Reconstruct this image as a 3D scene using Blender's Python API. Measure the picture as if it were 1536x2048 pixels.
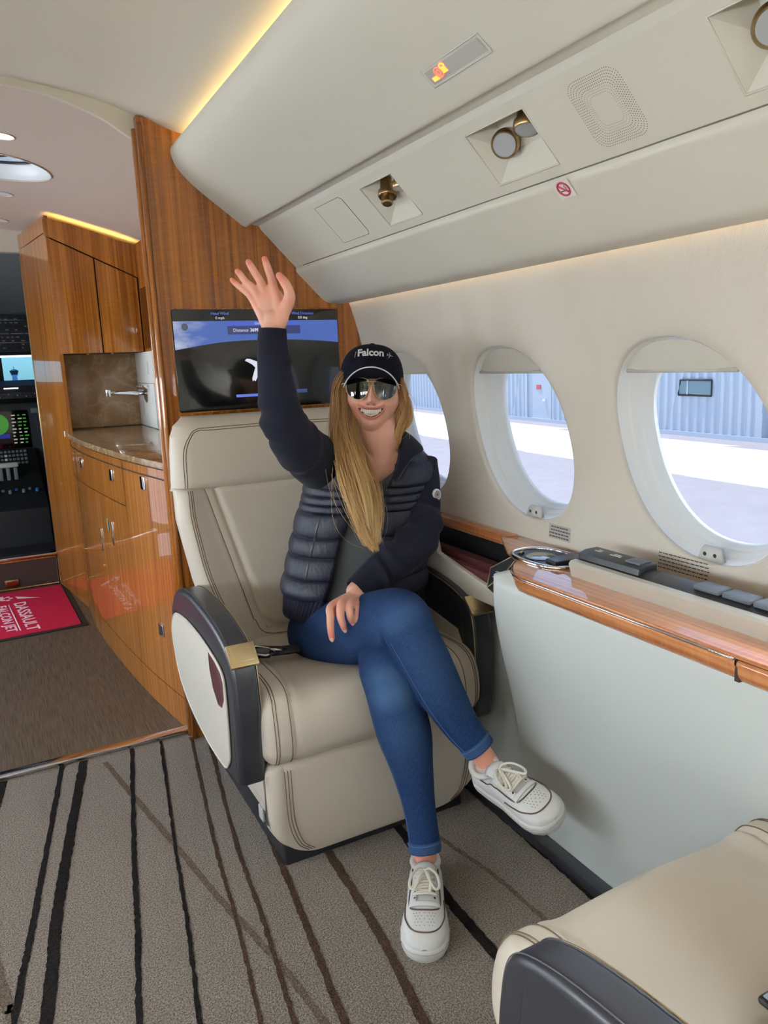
# Business-jet cabin: a person waving from a cream leather seat.
import bpy, bmesh, math, random
import numpy as np
from mathutils import Vector, Matrix
random.seed(7); rng = np.random.RandomState(7)
scene = bpy.context.scene
for o in list(bpy.data.objects): bpy.data.objects.remove(o)
COL = scene.collection
# ---------------------------------------------------------------- camera
cam = bpy.data.cameras.new('camera'); camo = bpy.data.objects.new('camera', cam); COL.objects.link(camo)
R_ = [[0.8841052, -0.4657818, -0.0374882], [-0.1237719, -0.1560611, -0.9799620], [0.4505980, 0.8710295, -0.1956251]]
M4 = Matrix.Identity(4)
for i in range(3):
    M4[i][0] = R_[0][i]; M4[i][1] = -R_[1][i]; M4[i][2] = -R_[2][i]
M4.translation = Vector((0, 0, 1.25))
camo.matrix_world = M4
cam.sensor_fit = 'VERTICAL'; cam.sensor_height = 36.0; cam.sensor_width = 27.0
cam.lens = 36.0 * 1510 / 2048; cam.clip_start = 0.02; cam.clip_end = 500
scene.camera = camo
# ---------------------------------------------------------------- view
vs = scene.view_settings
vs.view_transform = 'Standard'; vs.look = 'None'; vs.gamma = 1.0; vs.use_curve_mapping = False
vs.exposure = 0.0
# ---------------------------------------------------------------- world + sun
w = bpy.data.worlds.new('sky'); scene.world = w; w.use_nodes = True
nt = w.node_tree; nt.nodes.clear()
sky = nt.nodes.new('ShaderNodeTexSky'); sky.sky_type = 'NISHITA'; sky.sun_disc = False
sky.sun_elevation = math.radians(48); sky.sun_rotation = math.radians(60); sky.air_density = 1.0; sky.dust_density = .4
bg = nt.nodes.new('ShaderNodeBackground'); bg.inputs['Strength'].default_value = 0.30
wo = nt.nodes.new('ShaderNodeOutputWorld')
nt.links.new(sky.outputs[0], bg.inputs[0]); nt.links.new(bg.outputs[0], wo.inputs[0])
sd = bpy.data.lights.new('sun', 'SUN'); sd.energy = 4.0; sd.angle = math.radians(0.6); sd.color = (1, .96, .9)
so = bpy.data.objects.new('sun', sd); COL.objects.link(so)
so.rotation_euler = Vector((0.12, -0.50, -1.0)).to_track_quat('-Z', 'Y').to_euler()

def area(name, loc, direction, sx, sy, power, color, portal=False, spread=180):
    l = bpy.data.lights.new(name, 'AREA'); l.shape = 'RECTANGLE'; l.size = sx; l.size_y = sy
    l.energy = power; l.color = color; l.spread = math.radians(spread)
    o = bpy.data.objects.new(name, l); COL.objects.link(o); o.location = loc
    o.rotation_euler = Vector(direction).to_track_quat('-Z', 'Y').to_euler()
    if portal: l.cycles.is_portal = True
    return o
WIN_Y = [1.05 + .555 * k for k in range(-4, 3)]
DAY = (.84, .93, 1.0)
# lamps added outside port windows, entrance door and aft windows to boost sky light
for y in WIN_Y: area('daylight_boost', (-1.45, y, 1.10), (1, 0, -.10), .40, .36, 17, DAY)
for y in WIN_Y[:4]: area('daylight_boost', (1.38, y, 1.10), (-1, 0, -.30), .40, .36, 34 if y > .4 else 15, DAY)  # lamp beside the near seat boosted to whiten its cushion
area('daylight_boost', (-1.55, 3.75, 1.15), (1, 0.05, -.1), 1.8, .95, 34, DAY)
# cabin cove lighting (warm LED wash along both ceiling coves)
WARM = (1.0, .86, .62)
# ================================================================ helpers
def lin(c):
    return tuple(((v / 12.92) if v <= .04045 else ((v + .055) / 1.055) ** 2.4) for v in c)
def rgb(r, g, b): return lin((r / 255, g / 255, b / 255))
MATS = {}
def mat(name, col, rough=.5, metal=0, coat=0, spec=.5, bump=None, var=None, emit=None, trans=0, sheen=0, coat_rough=.03, sss=0):
    """bump=(scale,strength,dist) noise relief; var=(scale,amount) colour variation"""
    if name in MATS: return MATS[name]
    m = bpy.data.materials.new(name); m.use_nodes = True; MATS[name] = m
    n = m.node_tree.nodes; l = m.node_tree.links; b = n['Principled BSDF']
    b.inputs['Base Color'].default_value = (*col, 1); b.inputs['Roughness'].default_value = rough
    b.inputs['Metallic'].default_value = metal; b.inputs['Coat Weight'].default_value = coat
    b.inputs['Coat Roughness'].default_value = coat_rough; b.inputs['Specular IOR Level'].default_value = spec
    b.inputs['Transmission Weight'].default_value = trans
    if sheen: b.inputs['Sheen Weight'].default_value = sheen
    if sss:
        b.inputs['Subsurface Weight'].default_value = sss; b.inputs['Subsurface Radius'].default_value = (.012, .005, .003)
        b.inputs['Subsurface Scale'].default_value = .5
    if emit: b.inputs['Emission Color'].default_value = (*emit[0], 1); b.inputs['Emission Strength'].default_value = emit[1]
    tc = n.new('ShaderNodeTexCoord')
    if var:
        no = n.new('ShaderNodeTexNoise'); no.inputs['Scale'].default_value = var[0]; no.inputs['Detail'].default_value = 5
        l.new(tc.outputs['Object'], no.inputs['Vector'])
        mx = n.new('ShaderNodeMix'); mx.data_type = 'RGBA'
        mx.inputs['A'].default_value = (*[c * (1 - var[1]) for c in col], 1); mx.inputs['B'].default_value = (*[min(1, c * (1 + var[1])) for c in col], 1)
        l.new(no.outputs['Fac'], mx.inputs['Factor']); l.new(mx.outputs['Result'], b.inputs['Base Color'])
    if bump:
        no = n.new('ShaderNodeTexNoise'); no.inputs['Scale'].default_value = bump[0]; no.inputs['Detail'].default_value = 3
        l.new(tc.outputs['Object'], no.inputs['Vector'])
        bp = n.new('ShaderNodeBump'); bp.inputs['Strength'].default_value = bump[1]; bp.inputs['Distance'].default_value = bump[2]
        l.new(no.outputs['Fac'], bp.inputs['Height']); l.new(bp.outputs['Normal'], b.inputs['Normal'])
    return m
def nodes(m): return m.node_tree.nodes, m.node_tree.links, m.node_tree.nodes['Principled BSDF']
def ramp(n, stops):
    r = n.new('ShaderNodeValToRGB'); e = r.color_ramp.elements
    e[0].position, e[0].color = stops[0][0], (*stops[0][1], 1); e[1].position, e[1].color = stops[-1][0], (*stops[-1][1], 1)
    for p, c in stops[1:-1]:
        x = e.new(p); x.color = (*c, 1)
    return r
def wood(name, dark, light, grain=(70, 70, 1.6), fig=(9, 9, 60), coat=1.0):
    """glossy veneer: fine grain along z, cross figure"""
    m = mat(name, light, rough=.32, coat=coat, coat_rough=.02, spec=.12); n, l, b = nodes(m)
    tc = n.new('ShaderNodeTexCoord')
    def noise(sc, det, rough=.6):
        mp = n.new('ShaderNodeMapping'); mp.inputs['Scale'].default_value = sc
        no = n.new('ShaderNodeTexNoise'); no.inputs['Scale'].default_value = 1; no.inputs['Detail'].default_value = det; no.inputs['Roughness'].default_value = rough
        l.new(tc.outputs['Object'], mp.inputs['Vector']); l.new(mp.outputs[0], no.inputs['Vector']); return no.outputs['Fac']
    g = noise(grain, 6); f = noise(fig, 2); big = noise(tuple(v * .12 for v in grain), 2)
    def math_(op, a, bb):
        q = n.new('ShaderNodeMath'); q.operation = op
        for i, v in enumerate((a, bb)):
            if isinstance(v, (int, float)): q.inputs[i].default_value = v
            else: l.new(v, q.inputs[i])
        return q.outputs[0]
    s = math_('ADD', math_('ADD', math_('MULTIPLY', g, .74), math_('MULTIPLY', f, .13)), math_('MULTIPLY', big, .20))
    r = ramp(n, [(.40, dark), (.56, tuple((a + c) / 2 for a, c in zip(dark, light))), (.70, light)])
    l.new(s, r.inputs[0]); l.new(r.outputs[0], b.inputs['Base Color'])
    return m

def mesh_obj(name, verts, faces, m=None, parent=None, smooth=True, loc=None):
    me = bpy.data.meshes.new(name); me.from_pydata([tuple(v) for v in verts], [], faces); me.update()
    if m: me.materials.append(m)
    if smooth:
        me.polygons.foreach_set('use_smooth', [True] * len(me.polygons))
    o = bpy.data.objects.new(name, me); COL.objects.link(o)
    if parent: setp(o, parent)
    return o
def setp(o, parent):
    o.parent = parent; o.matrix_parent_inverse = Matrix.Translation(-WORLD.get(parent.name, Vector((0, 0, 0))))
WORLD = {}
def bm_obj(name, bm, m=None, parent=None, smooth=True, sharp=None):
    bmesh.ops.recalc_face_normals(bm, faces=bm.faces)
    me = bpy.data.meshes.new(name); bm.to_mesh(me); bm.free()
    if m: me.materials.append(m)
    if smooth: me.polygons.foreach_set('use_smooth', [True] * len(me.polygons))
    if smooth and sharp: me.set_sharp_from_angle(angle=math.radians(sharp))
    o = bpy.data.objects.new(name, me); COL.objects.link(o)
    if parent: setp(o, parent)
    return o
def thing(name, label, cat, loc=(0, 0, 0), group=None):
    o = bpy.data.objects.new(name, None); COL.objects.link(o); o.location = loc; o.empty_display_size = .05
    WORLD[o.name] = Vector(loc); o['label'] = label; o['category'] = cat
    if group: o['group'] = group
    return o
def tag(o, label, cat, group=None):
    o['label'] = label; o['category'] = cat
    if group: o['group'] = group
    return o
def struct(o): o['kind'] = 'structure'; return o
def box(name, lo, hi, m, parent=None, bevel=0, seg=2, rot=None):
    bm = bmesh.new(); bmesh.ops.create_cube(bm, size=1)
    c = [(a + b) / 2 for a, b in zip(lo, hi)]; s = [b - a for a, b in zip(lo, hi)]
    for v in bm.verts: v.co = Vector((v.co.x * s[0], v.co.y * s[1], v.co.z * s[2]))
    if bevel: bmesh.ops.bevel(bm, geom=bm.edges[:], offset=bevel, segments=seg, profile=.5, affect='EDGES')
    if rot is not None: bmesh.ops.transform(bm, matrix=rot.to_4x4(), verts=bm.verts)
    for v in bm.verts: v.co += Vector(c)
    return bm_obj(name, bm, m, parent, smooth=bool(bevel), sharp=40 if bevel else None)
def prism(name, pts, axis, lo, hi, m, parent=None, bevel=0, seg=3, smooth_angle=35):
    """extrude a 2-D outline along an axis: axis 'x' takes (y,z), 'y' takes (x,z), 'z' takes (x,y)"""
    bm = bmesh.new()
    def P(p, t): return {'x': (t, p[0], p[1]), 'y': (p[0], t, p[1]), 'z': (p[0], p[1], t)}[axis]
    a = [bm.verts.new(P(p, lo)) for p in pts]; b = [bm.verts.new(P(p, hi)) for p in pts]
    fa = bm.faces.new(a); fb = bm.faces.new(b[::-1]); k = len(pts)
    for i in range(k): bm.faces.new((a[i], b[i], b[(i + 1) % k], a[(i + 1) % k]))
    bmesh.ops.recalc_face_normals(bm, faces=bm.faces)
    if bevel:
        bmesh.ops.bevel(bm, geom=list(fa.edges) + list(fb.edges), offset=bevel, segments=seg, profile=.5, affect='EDGES', clamp_overlap=True)
    return bm_obj(name, bm, m, parent, True, smooth_angle)
def cr(pts, n):
    """Catmull-Rom resample of a list of tuples to n samples"""
    p = np.array(pts, float); k = len(p)
    if k == 2: return np.linspace(p[0], p[1], n)
    q = np.vstack([2 * p[0] - p[1], p, 2 * p[-1] - p[-2]])
    t = np.linspace(0, k - 1, n); i = np.minimum(t.astype(int), k - 2); u = (t - i)[:, None]
    a, b, c, d = q[i], q[i + 1], q[i + 2], q[i + 3]
    return .5 * (2 * b + (c - a) * u + (2 * a - 5 * b + 4 * c - d) * u ** 2 + (3 * b - a - 3 * c + d) * u ** 3)
def closed_cr(pts, n):
    p = np.array(pts, float); k = len(p); t = np.linspace(0, k, n, endpoint=False); i = t.astype(int); u = (t - i)[:, None]
    a, b, c, d = p[(i - 1) % k], p[i % k], p[(i + 1) % k], p[(i + 2) % k]
    return .5 * (2 * b + (c - a) * u + (2 * a - 5 * b + 4 * c - d) * u ** 2 + (3 * b - a - 3 * c + d) * u ** 3)
def tube_data(pts, r, seg=8, closed=False, flat=1.0):
    p = np.array(pts, float); n = len(p); r = np.full(n, r) if np.isscalar(r) else np.array(r, float)
    t = np.gradient(p, axis=0) if not closed else (np.roll(p, -1, 0) - np.roll(p, 1, 0))
    t /= np.linalg.norm(t, axis=1)[:, None] + 1e-12
    u = np.cross(t[0], (0, 0, 1.)); 
    if np.linalg.norm(u) < .1: u = np.cross(t[0], (1., 0, 0))
    u /= np.linalg.norm(u); V = []
    for i in range(n):
        u = u - t[i] * np.dot(u, t[i]); u /= np.linalg.norm(u); v = np.cross(t[i], u)
        for j in range(seg):
            a = 2 * math.pi * j / seg; V.append(p[i] + r[i] * (math.cos(a) * u + flat * math.sin(a) * v))
    F = []; m = n if closed else n - 1
    for i in range(m):
        for j in range(seg):
            k = (i + 1) % n; F.append((i * seg + j, i * seg + (j + 1) % seg, k * seg + (j + 1) % seg, k * seg + j))
    if not closed:
        F.append(tuple(range(seg - 1, -1, -1))); F.append(tuple((n - 1) * seg + j for j in range(seg)))
    return V, F
def tube(name, pts, r, m, parent=None, seg=8, closed=False, flat=1.0):
    V, F = tube_data(pts, r, seg, closed, flat); return mesh_obj(name, V, F, m, parent)
def multi(name, parts, m, parent=None, smooth=True):
    V, F = [], []
    for v, f in parts:
        b = len(V); V += list(v); F += [tuple(i + b for i in q) for q in f]
    return mesh_obj(name, V, F, m, parent, smooth)
def grid(name, P, m, parent=None, closed_u=False, closed_v=False, smooth=True):
    """P: array [nu][nv] of points"""
    P = np.array(P); nu, nv = P.shape[:2]; F = []
    for i in range(nu if closed_u else nu - 1):
        for j in range(nv if closed_v else nv - 1):
            F.append((i * nv + j, i * nv + (j + 1) % nv, ((i + 1) % nu) * nv + (j + 1) % nv, ((i + 1) % nu) * nv + j))
    return mesh_obj(name, P.reshape(-1, 3), F, m, parent, smooth)
def solid(o, t, offset=-1):
    md = o.modifiers.new('thick', 'SOLIDIFY'); md.thickness = t; md.offset = offset; return o
def subsurf(o, lv=2):
    md = o.modifiers.new('sub', 'SUBSURF'); md.levels = lv; md.render_levels = lv; return o
def disc_data(c, nrm, r, seg=24, sy=1.0, up=None):
    c = Vector(c); nrm = Vector(nrm).normalized(); u = Vector(up) if up else nrm.orthogonal(); u = (u - nrm * u.dot(nrm)).normalized(); v = nrm.cross(u)
    return [c + u * (r * math.cos(2 * math.pi * i / seg)) + v * (r * sy * math.sin(2 * math.pi * i / seg)) for i in range(seg)], [tuple(range(seg))]
def lathe(name, c, axis, prof, m, parent=None, seg=32):
    """prof: list of (radius, height along axis)"""
    c = Vector(c); a = Vector(axis).normalized(); u = a.orthogonal().normalized(); v = a.cross(u); V = []; F = []
    for r, h in prof:
        for i in range(seg):
            t = 2 * math.pi * i / seg; V.append(c + a * h + (u * math.cos(t) + v * math.sin(t)) * r)
    for k in range(len(prof) - 1):
        for i in range(seg): F.append((k * seg + i, k * seg + (i + 1) % seg, (k + 1) * seg + (i + 1) % seg, (k + 1) * seg + i))
    F.append(tuple(range(seg))[::-1]); F.append(tuple((len(prof) - 1) * seg + i for i in range(seg)))
    bm = bmesh.new(); vv = [bm.verts.new(x) for x in V]
    for f in F:
        try: bm.faces.new([vv[i] for i in f])
        except ValueError: pass
    return bm_obj(name, bm, m, parent, True, 40)
def text(name, s, size, origin, xdir, ydir, m, parent=None, extrude=.0004, align='LEFT', bold=0, spacing=1.0, shear=0):
    cu = bpy.data.curves.new(name, 'FONT'); cu.body = s; cu.size = size; cu.extrude = extrude; cu.align_x = align; cu.offset = bold; cu.space_character = spacing; cu.shear = shear
    cu.resolution_u = 3
    o = bpy.data.objects.new(name + '_src', cu); COL.objects.link(o)
    dg = bpy.context.evaluated_depsgraph_get(); me = bpy.data.meshes.new_from_object(o.evaluated_get(dg))
    bpy.data.objects.remove(o); bpy.data.curves.remove(cu)
    x = Vector(xdir).normalized(); y = Vector(ydir); y = (y - x * y.dot(x)).normalized(); z = x.cross(y); O = Vector(origin)
    for v in me.vertices: v.co = O + x * v.co.x + y * v.co.y + z * v.co.z
    me.materials.clear(); me.materials.append(m)
    ob = bpy.data.objects.new(name, me); COL.objects.link(ob)
    if parent: setp(ob, parent)
    return ob
def poly(name, pts, m, parent=None):
    return mesh_obj(name, pts, [tuple(range(len(pts)))], m, parent, False)

# ================================================================ materials
M_headliner = mat('headliner', rgb(208, 200, 184), rough=.62, bump=(900, .05, .001))
M_panel = mat('overhead_panel_leather', rgb(206, 201, 187), rough=.55, bump=(700, .08, .001))
M_gceil = mat('galley_headliner', rgb(205, 190, 176), rough=.6)
M_white = mat('reveal_white', rgb(232, 233, 230), rough=.35)
M_sidepanel = mat('side_panel_leather', rgb(214, 218, 214), rough=.5, bump=(600, .06, .001))
M_gold = mat('champagne_metal', rgb(146, 122, 86), rough=.3, metal=1)
M_gold2 = mat('champagne_plate', rgb(205, 182, 140), rough=.35, metal=.9)
M_chrome = mat('chrome', rgb(225, 225, 228), rough=.08, metal=1)
M_black = mat('black_plastic', rgb(22, 23, 26), rough=.4)
M_glassblack = mat('screen_glass', rgb(6, 7, 8), rough=.16, coat=.6, coat_rough=.05)
M_wood = wood('veneer_bulkhead', rgb(104, 54, 11), rgb(182, 110, 36), grain=(90, 90, 1.2), fig=(34, 34, 170))
M_wood2 = wood('veneer_galley', rgb(136, 76, 22), rgb(204, 132, 56), grain=(80, 80, 1.0), fig=(30, 30, 150))
M_woodh = wood('veneer_ledge', rgb(140, 80, 42), rgb(206, 140, 90), grain=(70, 1.6, 70), fig=(10, 120, 10))
M_grout = mat('shadow_gap', rgb(40, 22, 10), rough=.6)
# wall fabric: fine woven twill
M_fabric = mat('wall_fabric', rgb(206, 198, 186), rough=.8)
n, l, b = nodes(M_fabric); tc = n.new('ShaderNodeTexCoord')
wv = n.new('ShaderNodeTexWave'); wv.inputs['Scale'].default_value = 150; wv.inputs['Distortion'].default_value = 1.5; wv.wave_type = 'BANDS'; wv.bands_direction = 'DIAGONAL'
no = n.new('ShaderNodeTexNoise'); no.inputs['Scale'].default_value = 420
ad = n.new('ShaderNodeMath'); ad.operation = 'ADD'; bp = n.new('ShaderNodeBump'); bp.inputs['Strength'].default_value = .25; bp.inputs['Distance'].default_value = .001
for x in (wv, no): l.new(tc.outputs['Object'], x.inputs['Vector'])
l.new(wv.outputs['Fac'], ad.inputs[0]); l.new(no.outputs['Fac'], ad.inputs[1]); l.new(ad.outputs[0], bp.inputs['Height']); l.new(bp.outputs[0], b.inputs['Normal'])
# carpet: looped pile, two-tone
M_carpet = mat('cabin_carpet', rgb(128, 114, 100), rough=.95, sheen=.2, spec=.1)
def carpet_nodes(m, c0, c1, sc=330, bs=.6):
    n, l, b = nodes(m); tc = n.new('ShaderNodeTexCoord')
    vo = n.new('ShaderNodeTexVoronoi'); vo.inputs['Scale'].default_value = sc
    no = n.new('ShaderNodeTexNoise'); no.inputs['Scale'].default_value = 260; no.inputs['Detail'].default_value = 3
    for x in (vo, no): l.new(tc.outputs['Object'], x.inputs['Vector'])
    r = ramp(n, [(.36, c0), (.66, c1)]); l.new(no.outputs['Fac'], r.inputs[0]); l.new(r.outputs[0], b.inputs['Base Color'])
    bp = n.new('ShaderNodeBump'); bp.inputs['Strength'].default_value = bs; bp.inputs['Distance'].default_value = .004; bp.invert = True
    l.new(vo.outputs['Distance'], bp.inputs['Height']); l.new(bp.outputs[0], b.inputs['Normal'])
carpet_nodes(M_carpet, rgb(78, 68, 58), rgb(138, 125, 112))
M_stripe_k = mat('carpet_black', rgb(26, 23, 22), rough=.95, spec=.1); carpet_nodes(M_stripe_k, rgb(16, 14, 14), rgb(40, 34, 32), bs=.5)
M_stripe_b = mat('carpet_brown', rgb(66, 48, 38), rough=.95, spec=.1); carpet_nodes(M_stripe_b, rgb(52, 38, 30), rgb(84, 64, 52), bs=.5)
M_stripe_t = mat('carpet_taupe', rgb(92, 80, 68), rough=.95, spec=.1); carpet_nodes(M_stripe_t, rgb(76, 64, 54), rgb(112, 98, 86), bs=.5)
M_gfloor = mat('galley_floor', rgb(84, 72, 60), rough=.45)
n, l, b = nodes(M_gfloor); tc = n.new('ShaderNodeTexCoord'); mp = n.new('ShaderNodeMapping'); mp.inputs['Scale'].default_value = (260, 9, 1)
no = n.new('ShaderNodeTexNoise'); no.inputs['Scale'].default_value = 1; no.inputs['Detail'].default_value = 4
l.new(tc.outputs['Object'], mp.inputs[0]); l.new(mp.outputs[0], no.inputs['Vector'])
r = ramp(n, [(.3, rgb(58, 48, 38)), (.7, rgb(112, 97, 80))]); l.new(no.outputs['Fac'], r.inputs[0]); l.new(r.outputs[0], b.inputs['Base Color'])
bp = n.new('ShaderNodeBump'); bp.inputs['Strength'].default_value = .3; bp.inputs['Distance'].default_value = .002; l.new(no.outputs['Fac'], bp.inputs['Height']); l.new(bp.outputs[0], b.inputs['Normal'])

# ================================================================ structure
CX = -0.03                                  # aircraft centreline
Y0, YB = -1.6, 2.45                         # cabin aft end, bulkhead face
WPROF = [(1.56, 1.105), (1.52, 1.13), (1.455, 1.163), (1.39, 1.184), (1.31, 1.205), (1.2, 1.226), (1.08, 1.238), (.95, 1.243), (.85, 1.241), (.765, 1.236), (.60, 1.225), (.3, 1.2), (0, 1.165)]
_z = np.array([p[0] for p in WPROF][::-1]); _x = np.array([p[1] for p in WPROF][::-1])
def XW(z): return float(np.interp(z, _z, _x))
_zs = np.linspace(0, 1.56, 120); _xs = np.array([np.mean([np.interp(min(max(q + d, 0), 1.56), _z, _x) for d in np.linspace(-.05, .05, 9)]) for q in _zs])
def XW(z): return float(np.interp(z, _zs, _xs))
def mir(p): return (2 * CX - p[0], p[1], p[2])
floor = struct(box('floor', (-1.25, Y0, -.04), (1.2, 2.5, 0), M_carpet))
# carpet stripes woven into the floor (own relief, slightly wavering edges)
STR = [('k', .014, [(-.235, .6), (-.097, 1.485), (-.058, 1.706), (-.007, 1.999), (.08, 2.502)]), ('k', .026, [(-.2, .5), (-.043, 1.443), (-.002, 1.726), (.05, 2.013), (.144, 2.49)]),
       ('k', .013, [(0, .6), (.118, 1.351), (.161, 1.613), (.206, 1.92), (.297, 2.49)]), ('k', .009, [(.12, .6), (.222, 1.291), (.265, 1.57), (.306, 1.885), (.393, 2.49)]),
       ('b', .009, [(.24, .6), (.326, 1.231), (.365, 1.512), (.4, 1.829), (.49, 2.463)]), ('b', .010, [(.31, .6), (.383, 1.198), (.419, 1.48), (.453, 1.823), (.533, 2.376)]),
       ('t', .016, [(.5, .6), (.434, 1.169), (.409, 1.351), (.358, 1.59), (.306, 1.885), (.204, 2.445)]), ('b', .016, [(.41, .6), (.468, 1.15), (.497, 1.399), (.524, 1.638), (.56, 2.0)]),
       ('b', .021, [(.55, .6), (.601, 1.073), (.632, 1.32), (.649, 1.633), (.67, 2.0)]), ('k', .024, [(.81, .6), (.819, 1.129), (.825, 1.355), (.856, 1.632), (.87, 2)]),
       ('t', .012, [(.99, .6), (.975, 1.163), (.964, 1.366), (.932, 1.549), (.9, 1.9)]), ('k', .018, [(1.1, .6), (1.119, 1.182), (1.125, 1.372), (1.13, 1.648), (1.13, 2)]),
       ('k', .02, [(-.32, .8), (-.2, 1.8), (-.092, 2.49)]), ('t', .022, [(-.02, 1.0), (-.097, 1.474), (-.121, 1.612), (-.24, 2.49)])]
for c, wd, pts in STR:
    q = cr(pts, 90); t = np.gradient(q, axis=0); t /= np.linalg.norm(t, axis=1)[:, None]; nn = np.stack([-t[:, 1], t[:, 0]], 1)
    a = rng.normal(0, .0011, (90, 2)); L = q - nn * (wd / 2 + a[:, :1]); Rr = q + nn * (wd / 2 + a[:, 1:])
    h = {'k': .0022, 'b': .0018, 't': .0014}[c]
    P = [[(*L[i], -.001), (*L[i], h), (*Rr[i], h), (*Rr[i], -.001)] for i in range(90)]
    grid('carpet_stripe', P, {'k': M_stripe_k, 'b': M_stripe_b, 't': M_stripe_t}[c], floor, smooth=False)
struct(box('floor_galley', (-1.25, 2.5, -.04), (1.2, 4.86, .003), M_gfloor))
struct(box('trim_1', (-1.0, 2.495, 0), (.505, 2.535, .016), M_chrome, bevel=.005))

RAKE = .27                                   # windows are raked: top edge leans forward
def window_wall(name, y_list, m, side=1, ytail=None):
    """fabric wall with a rounded oval opening per window"""
    V = []; F = []; W2 = .2775; z0, z1, zc = .74, 1.545, 1.053; NA, NR = 72, 9
    def put(y, z, dx=0):
        p = (XW(z) + dx, y, z); V.append(p if side > 0 else mir(p)); return len(V) - 1
    for yc in y_list:
        ring0 = None
        for k in range(NR + 3):
            ring = []
            for a in range(NA):
                th = 2 * math.pi * (a + .5) / NA; c, s = math.cos(th), math.sin(th)
                ex = 2.25; oy = math.copysign(abs(c) ** (2 / ex), c); oz = math.copysign(abs(s) ** (2 / ex), s)
                # outer rectangle point along the same direction
                kk = 1 / max(abs(oy), abs(oz)); ry, rz = oy * kk, oz * kk
                by = yc + ry * W2; bz = (zc + rz * (z1 - zc)) if rz > 0 else zc + rz * (zc - z0)
                if k < 3:                       # rolled edge into the opening
                    sc = [.978, .982, 1.0][k]; dx = [.014, .006, .0005][k]
                    ring.append(put(yc + oy * .2 * sc + RAKE * oz * .228 * sc, zc + oz * .228 * sc, dx))
                else:
                    t = (k - 2) / NR; t = t ** 1.2
                    ey, ez = yc + oy * .2 * 1.012 + RAKE * oz * .228 * 1.012, zc + oz * .228 * 1.012
                    ring.append(put(ey + (by - ey) * t, ez + (bz - ez) * t))
            if ring0:
                for a in range(NA): F.append((ring0[a], ring0[(a + 1) % NA], ring[(a + 1) % NA], ring[a]))
            ring0 = ring
    if ytail:
        for (ya, yb) in ytail:
            zz = np.linspace(z0, z1, 24); prev = None
            for z in zz:
                cur = (put(ya, z), put(yb, z))
                if prev: F.append((prev[0], prev[1], cur[1], cur[0]))
                prev = cur
    return struct(mesh_obj(name, V, F, m))
window_wall('wall_right', WIN_Y, M_fabric, 1, [(WIN_Y[-1] + .2775, 2.47)])
window_wall('wall_left', WIN_Y, M_fabric, -1, [(WIN_Y[-1] + .2775, 2.7)])
# lower side walls (behind seats and ledge), both sides
for side, nm in ((1, 'wall_right_lower'), (-1, 'wall_left_lower')):
    P = []
    for z in np.linspace(0, .76, 10): P.append([(XW(z), Y0, z), (XW(z), YB, z)] if side > 0 else [mir((XW(z), Y0, z)), mir((XW(z), 2.7, z))])
    struct(grid(nm, P, M_sidepanel))
M_shade = mat('window_shade', rgb(186, 180, 168), rough=.7)
M_pane = mat('window_pane', (.96, .98, 1), rough=0, trans=1, spec=.5); 
n, l, b = nodes(M_pane); b.inputs['IOR'].default_value = 1.02
M_latch = mat('latch_grey', rgb(196, 196, 192), rough=.4)
M_hole = mat('dark_hole', rgb(30, 28, 26), rough=.7)
def oval(yc, zc, hw, hh, dx, n=64, side=1, ex=2.25):
    out = []
    for a in range(n):
        th = 2 * math.pi * (a + .5) / n; c, s = math.cos(th), math.sin(th)
        z = zc + math.copysign(abs(s) ** (2 / ex), s) * hh
        p = (XW(z) + dx, yc + math.copysign(abs(c) ** (2 / ex), c) * hw + RAKE * (z - zc), z); out.append(p if side > 0 else mir(p))
    return out
def window(n_, yc, side):
    zc = 1.053
    rings = [(.012, .195, .2225), (.018, .193, .221), (.036, .189, .217), (.038, .186, .214), (.041, .183, .211), (.060, .179, .207), (.062, .176, .204), (.065, .174, .202), (.082, .171, .199), (.084, .168, .196), (.10, .166, .194)]
    P = [oval(yc, zc, hw, hh, dx, 64, side) for dx, hw, hh in rings]
    w_ = struct(grid('window_%d' % n_, P, M_white, closed_v=True))
    o = mesh_obj('pane', oval(yc, zc, .169, .197, .092, 64, side), [tuple(range(64))], M_pane, w_, False)
    # roller shade tucked into the head of the opening
    V = []; zs = 1.212
    top = [p for p in oval(yc, zc, .1905, .2185, .026, 160, side) if p[2] > zs]
    top = sorted(top, key=lambda p: p[1]); z_b = zs
    lo = [(p[0], p[1], z_b) for p in top]
    sh = grid('window_shade', [lo, top], M_shade, w_); 
    xo = XW(zs) + .024; e = [(xo, top[0][1], zs - .002), (xo, top[-1][1], zs - .002)]
    e = [p if side > 0 else mir(p) for p in e]
    tube('shade_bar', [e[0], ((e[0][0] + e[1][0]) / 2, (e[0][1] + e[1][1]) / 2, zs - .002), e[1]], .0045, M_shade, w_, 8)
    # shade latch at the sill
    if side > 0:
        zl = .848; x = XW(zl)
        bm = bmesh.new(); yc -= .048; f = [bm.verts.new((x + .010, yc + y, zl + z - .006)) for y, z in ((-.03, -.012), (.03, -.012), (.021, .014), (-.021, .014))]
        g = [bm.verts.new((x + .022, yc + y, zl + z - .004)) for y, z in ((-.032, -.012), (.032, -.012), (.023, .018), (-.023, .018))]
        bm.faces.new(f); bm.faces.new(g)
        for i in range(4): bm.faces.new((f[i], f[(i + 1) % 4], g[(i + 1) % 4], g[i]))
        bmesh.ops.recalc_face_normals(bm, faces=bm.faces); bmesh.ops.bevel(bm, geom=bm.edges[:], offset=.002, segments=2, affect='EDGES')
        lt = bm_obj('shade_latch', bm, M_latch, w_)
        for dy in (-.012, .012): mesh_obj('screw', *disc_data((x + .0095, yc + dy, zl - .003), (-1, 0, 0), .0042, 16), M_hole, lt)
k = 1
for y in WIN_Y:
    window(k, y, 1); k += 1
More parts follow.
